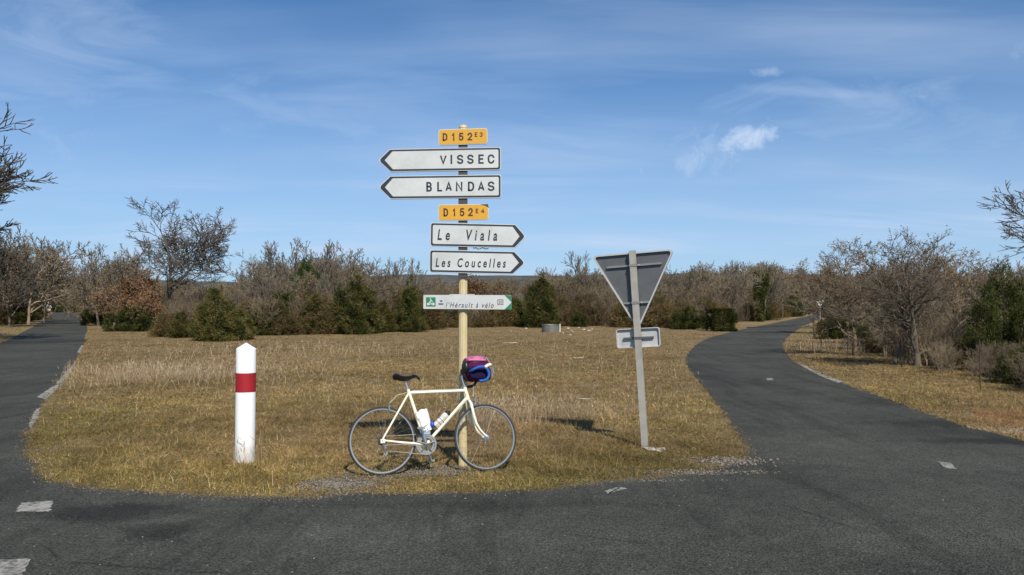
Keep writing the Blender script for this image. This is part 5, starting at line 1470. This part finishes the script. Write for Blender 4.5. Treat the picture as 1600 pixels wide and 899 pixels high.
def luggage():
    cc, a = cages[0]; t = world_obj('water_bottle', 'white drinking bottle with a black cap in the down tube cage', 'bottle', cc)
    pale = mat('bottle_plastic', (0.62, 0.59, 0.52), 0.35, var=0.06, scale=12)
    prof = [(0.034, 0), (0.036, 0.004), (0.036, 0.095), (0.032, 0.103), (0.032, 0.115), (0.036, 0.123), (0.036, 0.155), (0.030, 0.172)]
    MB().lathe(prof, 20, a * -0.004, a).build('bottle_body', pale, t)
    MB().lathe([(0.031, 0), (0.031, 0.022), (0.018, 0.030), (0.012, 0.034), (0.012, 0.046)], 18, a * 0.169, a).build('bottle_cap', M['blackp'], t)
    MB().lathe([(0.0363, 0), (0.0363, 0.012)], 20, a * 0.045, a).build('label_stripe', mat('bottle_print', (0.30, 0.27, 0.25), 0.5), t)
    cc, a = cages[1]; t = world_obj('wrapped_bottle', 'bottle wrapped in a crumpled white plastic bag behind the seat tube cage', 'bottle', cc)
    t['label'] = 'crumpled white plastic bag round a bottle in the seat tube cage'
    wh = mat('white_plastic_bag', (0.84, 0.84, 0.84), 0.4, bump=0.6, bscale=35)
    mb = MB(); r = random.Random(9); n = 26; L = 0.215; rows = 12; q = Vector((0, 0, 1)).rotation_difference(a)
    for i in range(rows + 1):
        u = i / rows; base_r = 0.048 + 0.016 * u
        for k in range(n):
            an = 2 * math.pi * k / n; rr = base_r * (1 + 0.07 * math.sin(5 * an + 3 * u) + 0.05 * math.sin(9 * an - 7 * u) + r.gauss(0, 0.022))
            mb.v.append(q @ Vector((rr * math.cos(an), rr * math.sin(an) * 0.85, -0.01 + u * L + 0.010 * math.sin(3 * an) * u)))
    for i in range(rows):
        for k in range(n): mb.f.append((i * n + k, i * n + (k + 1) % n, (i + 1) * n + (k + 1) % n, (i + 1) * n + k))
    mb.f.append(tuple(reversed(range(n)))); mb.f.append(tuple(rows * n + k for k in range(n)))
    mb.build('plastic_bag', wh, t)
    fw = Vector((a.z, 0, -a.x))
    MB().ellipsoid(a * 0.035 + fw * 0.062 + Vector((0, -0.01, 0)), (0.022, 0.03, 0.032), 12, 8, 2.5, 0.05, 3).build('blue_corner', mat('blue_plastic', (0.02, 0.06, 0.42), 0.4), t)
    # handlebar bag
    c = Vector((0.945, 0, 1.008)); t = world_obj('handlebar_bag', 'maroon and navy bag with a pink lid hung on the handlebar', 'bag', S(c))
    qs = S(c)
    X = lambda p: S(Vector(p) + c) - qs
    mar = mat('maroon_nylon', (0.095, 0.012, 0.060), 0.95, spec=0.08, var=0.15, scale=14, bump=0.5, bscale=60); pink = mat('pink_nylon', (0.56, 0.17, 0.31), 0.95, spec=0.08, var=0.10, scale=12, bump=0.5, bscale=50)
    nav = mat('navy_nylon', (0.016, 0.011, 0.040), 0.95, spec=0.08, bump=0.5, bscale=60)
    MB().ellipsoid((0.020, 0, 0.015), (0.122, 0.125, 0.112), 30, 18, 4.2, 0.018, 4, X).build('bag_body', mar, t)
    MB().ellipsoid((0.004, -0.012, 0.112), (0.112, 0.122, 0.034), 28, 12, 3.6, 0.05, 6, X).build('bag_lid', pink, t)
    MB().ellipsoid((0.012, -0.112, -0.030), (0.105, 0.034, 0.066), 26, 12, 3.6, 0.04, 8, X).build('side_pocket', nav, t)
    MB().ellipsoid((0.132, 0, -0.030), (0.026, 0.105, 0.066), 22, 12, 3.6, 0.04, 9, X).build('front_pocket', nav, t)
    MB().ellipsoid((-0.115, -0.06, 0.035), (0.030, 0.066, 0.060), 16, 10, 2.6, 0.06, 5, X).build('side_roll', M['blackp'], t)
    zp = MB()
    for z_, rx_, ry_ in ((0.078, 0.122, 0.125),): zp.tube([X((0.020 + rx_ * math.copysign(abs(math.cos(2 * math.pi * i_ / 28)) ** 0.66, math.cos(2 * math.pi * i_ / 28)), ry_ * math.copysign(abs(math.sin(2 * math.pi * i_ / 28)) ** 0.66, math.sin(2 * math.pi * i_ / 28)), z_)) for i_ in range(28)], 0.006, 5, closed=True)
    zp.build('zip_seam', M['blackp'], t)
    MB().tube([X((-0.105, -0.05, 0.12)), X((-0.13, -0.06, 0.05)), X((-0.12, -0.06, -0.06)), X((-0.10, -0.05, -0.10))], 0.010, 8).build('strap', M['blackp'], t)


luggage()

# ------------------------------------------------------------------ small things in the meadow
M['zinc'] = mat('zinc_sheet', (0.19, 0.185, 0.17), 0.5, 0.4, var=0.2, scale=3)


def trough():
    p = gp(860, 519); Yd = p.y; t = thing('water_trough', 'round zinc trough with a white stake at the far side of the meadow', 'trough', p)
    r = 13.5 / FPX * Yd; h = 11.5 / FPX * Yd; mb = MB(); n = 28
    for rr, z in ((r, 0), (r, h), (r * 0.95, h), (r * 0.95, h * 0.7)):
        for k in range(n): a = 2 * math.pi * k / n; mb.v.append(Vector((rr * math.cos(a), rr * math.sin(a), z)))
    for i in range(3):
        for k in range(n): mb.f.append((i * n + k, i * n + (k + 1) % n, (i + 1) * n + (k + 1) % n, (i + 1) * n + k))
    mb.build('tank', M['zinc'], t)
    MB().tube([(r * math.cos(2 * math.pi * k / 28), r * math.sin(2 * math.pi * k / 28), h) for k in range(28)], 0.018, 6, closed=True).build('rim', M['zinc'], t)
    MB().lathe([(r * 0.94, 0), (r * 0.94, 0.01)], 28, (0, 0, h * 0.7)).build('water', mat('dark_water', (0.02, 0.025, 0.02), 0.05), t)
    MB().box((r + 0.05, -0.15, h * 0.55), (0.07, 0.07, h * 1.1)).build('stake', M['white'], t)


trough()
st_pts = [(798, 518, 6), (806, 519, 4), (822, 514, 6), (888, 514, 8), (893, 517, 5), (904, 513, 6), (912, 516, 8), (920, 518, 9), (925, 515, 6), (880, 521, 5), (891, 524, 5), (745, 509, 8), (752, 511, 6),
          (895, 519, 4), (884, 545, 4), (1356, 548, 7), (1383, 548, 9), (1395, 552, 6), (1342, 552, 4)]
for i, (x, y, w) in enumerate(st_pts):
    p = gp(x, y); s = w / 2 / FPX * p.y * 0.72
    lb, gr = (('pale limestone lying at the far side of the meadow', 'pale stones across the meadow') if i < 15 else ('pale limestone lying among the scrub on the right verge', 'pale stones on the right verge'))
    rock('stone', 200 + i, s, p, lb, gr)


def stick(px, py, w, label, seed, n=3):
    p = gp(px, py); r = random.Random(seed); L = w / FPX * p.y; mb = MB()
    t = thing('fallen_branch', label, 'branch', p)
    for k in range(n):
        a = r.uniform(-0.5, 0.5) + (math.pi if k % 2 else 0); z = 0.05; pts = [Vector((0, 0, z))]
        for i in range(4): a += r.gauss(0, 0.25); pts.append(pts[-1] + Vector((math.cos(a), math.sin(a), r.uniform(-0.05, 0.12))) * L / 8); pts[-1].z = max(0.02, pts[-1].z)
        mb.tube(pts, [L * 0.03, L * 0.025, L * 0.02, L * 0.016, L * 0.008], 6)
    mb.build('dead_wood', mat('bleached_wood', (0.46, 0.40, 0.30), 0.9, var=0.2, scale=10), t)


stick(797, 538, 26, 'bleached fallen branch lying in the meadow right of the signpost', 1, 5)
stick(902, 562, 20, 'small bleached branch tangle left of the leaning sign', 2, 6)
stick(915, 628, 30, 'thin dry stick in the grass left of the leaning sign post', 3, 2)

M['rust'] = mat('rusty_iron', (0.055, 0.035, 0.025), 0.85, var=0.3, scale=15)
for i, (x, yb, yt, lean, r) in enumerate([(1271, 528, 500, 0.0, 0.02), (1283, 545, 490, 0.01, 0.018), (1325, 556, 522, 0.0, 0.016), (1396, 570, 527, 0.38, 0.035), (1409, 574, 520, 0.0, 0.02), (1532, 610, 530, -0.01, 0.011)]):
    p = gp(x, yb); H = height_for(yt, p.y)
    lb = ['thin iron stake by the road bend, nearest the asphalt', 'tall thin iron stake second from the road bend', 'short iron stake in front of the rounded green bush', 'dark wooden stake leaning over beside an upright one',
          'upright dark stake beside the leaning one', 'single thin stake in the grass at the far right'][i]
    mb = MB().tube([(0, 0, -0.1), (lean * H * 0.5, 0, H * 0.5), (lean * H, 0, H)], [r, r * 0.95, r * 0.9], 7); o = mb.build('fence_stake', M['rust'] if i != 3 else M['bark_dark']); o.location = p
    tag(o, lb, 'stake', 'stakes along the right verge')


def weeds():
    """dead stalks that stand up out of the meadow"""
    Ps = []; n = 0
    spots = [(240, 588, 2.0, 1.5, 800), (285, 585, 1.4, 1.2, 600), (420, 552, 3, 1.6, 380), (650, 548, 5, 2.5, 160), (905, 580, 2.5, 1.5, 160), (800, 650, 0.7, 0.6, 420), (900, 652, 0.8, 0.4, 260), (1300, 545, 1.5, 1.5, 500), (780, 655, 0.4, 0.4, 250), (384, 727, 0.10, 0.03, 34), (395, 718, 0.16, 0.10, 30), (640, 620, 3, 1.2, 300)]
    P = np.concatenate([np.concatenate([blob(x, y, rx, ry, k), np.full((k, 1), np.clip(gp(x, y).y / 14, 0.7, 2.0))], 1) for x, y, rx, ry, k in spots]); n = len(P)
    P = P[~in_poly(P[:, 0], P[:, 1], road_outline)]; n = len(P); s = P[:, 2].copy(); P[:, 2] = 0
    D = unit(np.stack([rng.normal(0, 0.28, n), rng.normal(0, 0.28, n), np.ones(n)], 1)); L = rng.uniform(0.14, 0.38, n)
    V, F = slivers(P, D, L * np.clip(s, 0.7, 1.3), 0.006 * s)
    # seed heads
    P2 = P + D * (L * 0.8)[:, None]; D2 = unit(D + rng.normal(0, 0.5, (n, 3))); V2, F2 = slivers(P2, D2, L * 0.25, 0.012 * s)
    pal = np.array([(0.50, 0.39, 0.26), (0.38, 0.28, 0.20), (0.60, 0.47, 0.30)]); col = pal[rng.integers(0, 3, 2 * n)] * (0.6 + 0.6 * rng.random((2 * n, 1)))
    tag(link('dead_weeds', np_mesh('dead_weeds', np.concatenate([V, V2]), np.concatenate([F, F2 + len(V)]), col), M['grass']), 'pale dead weed stalks standing up out of the short grass', 'weeds', kind='stuff')


weeds()
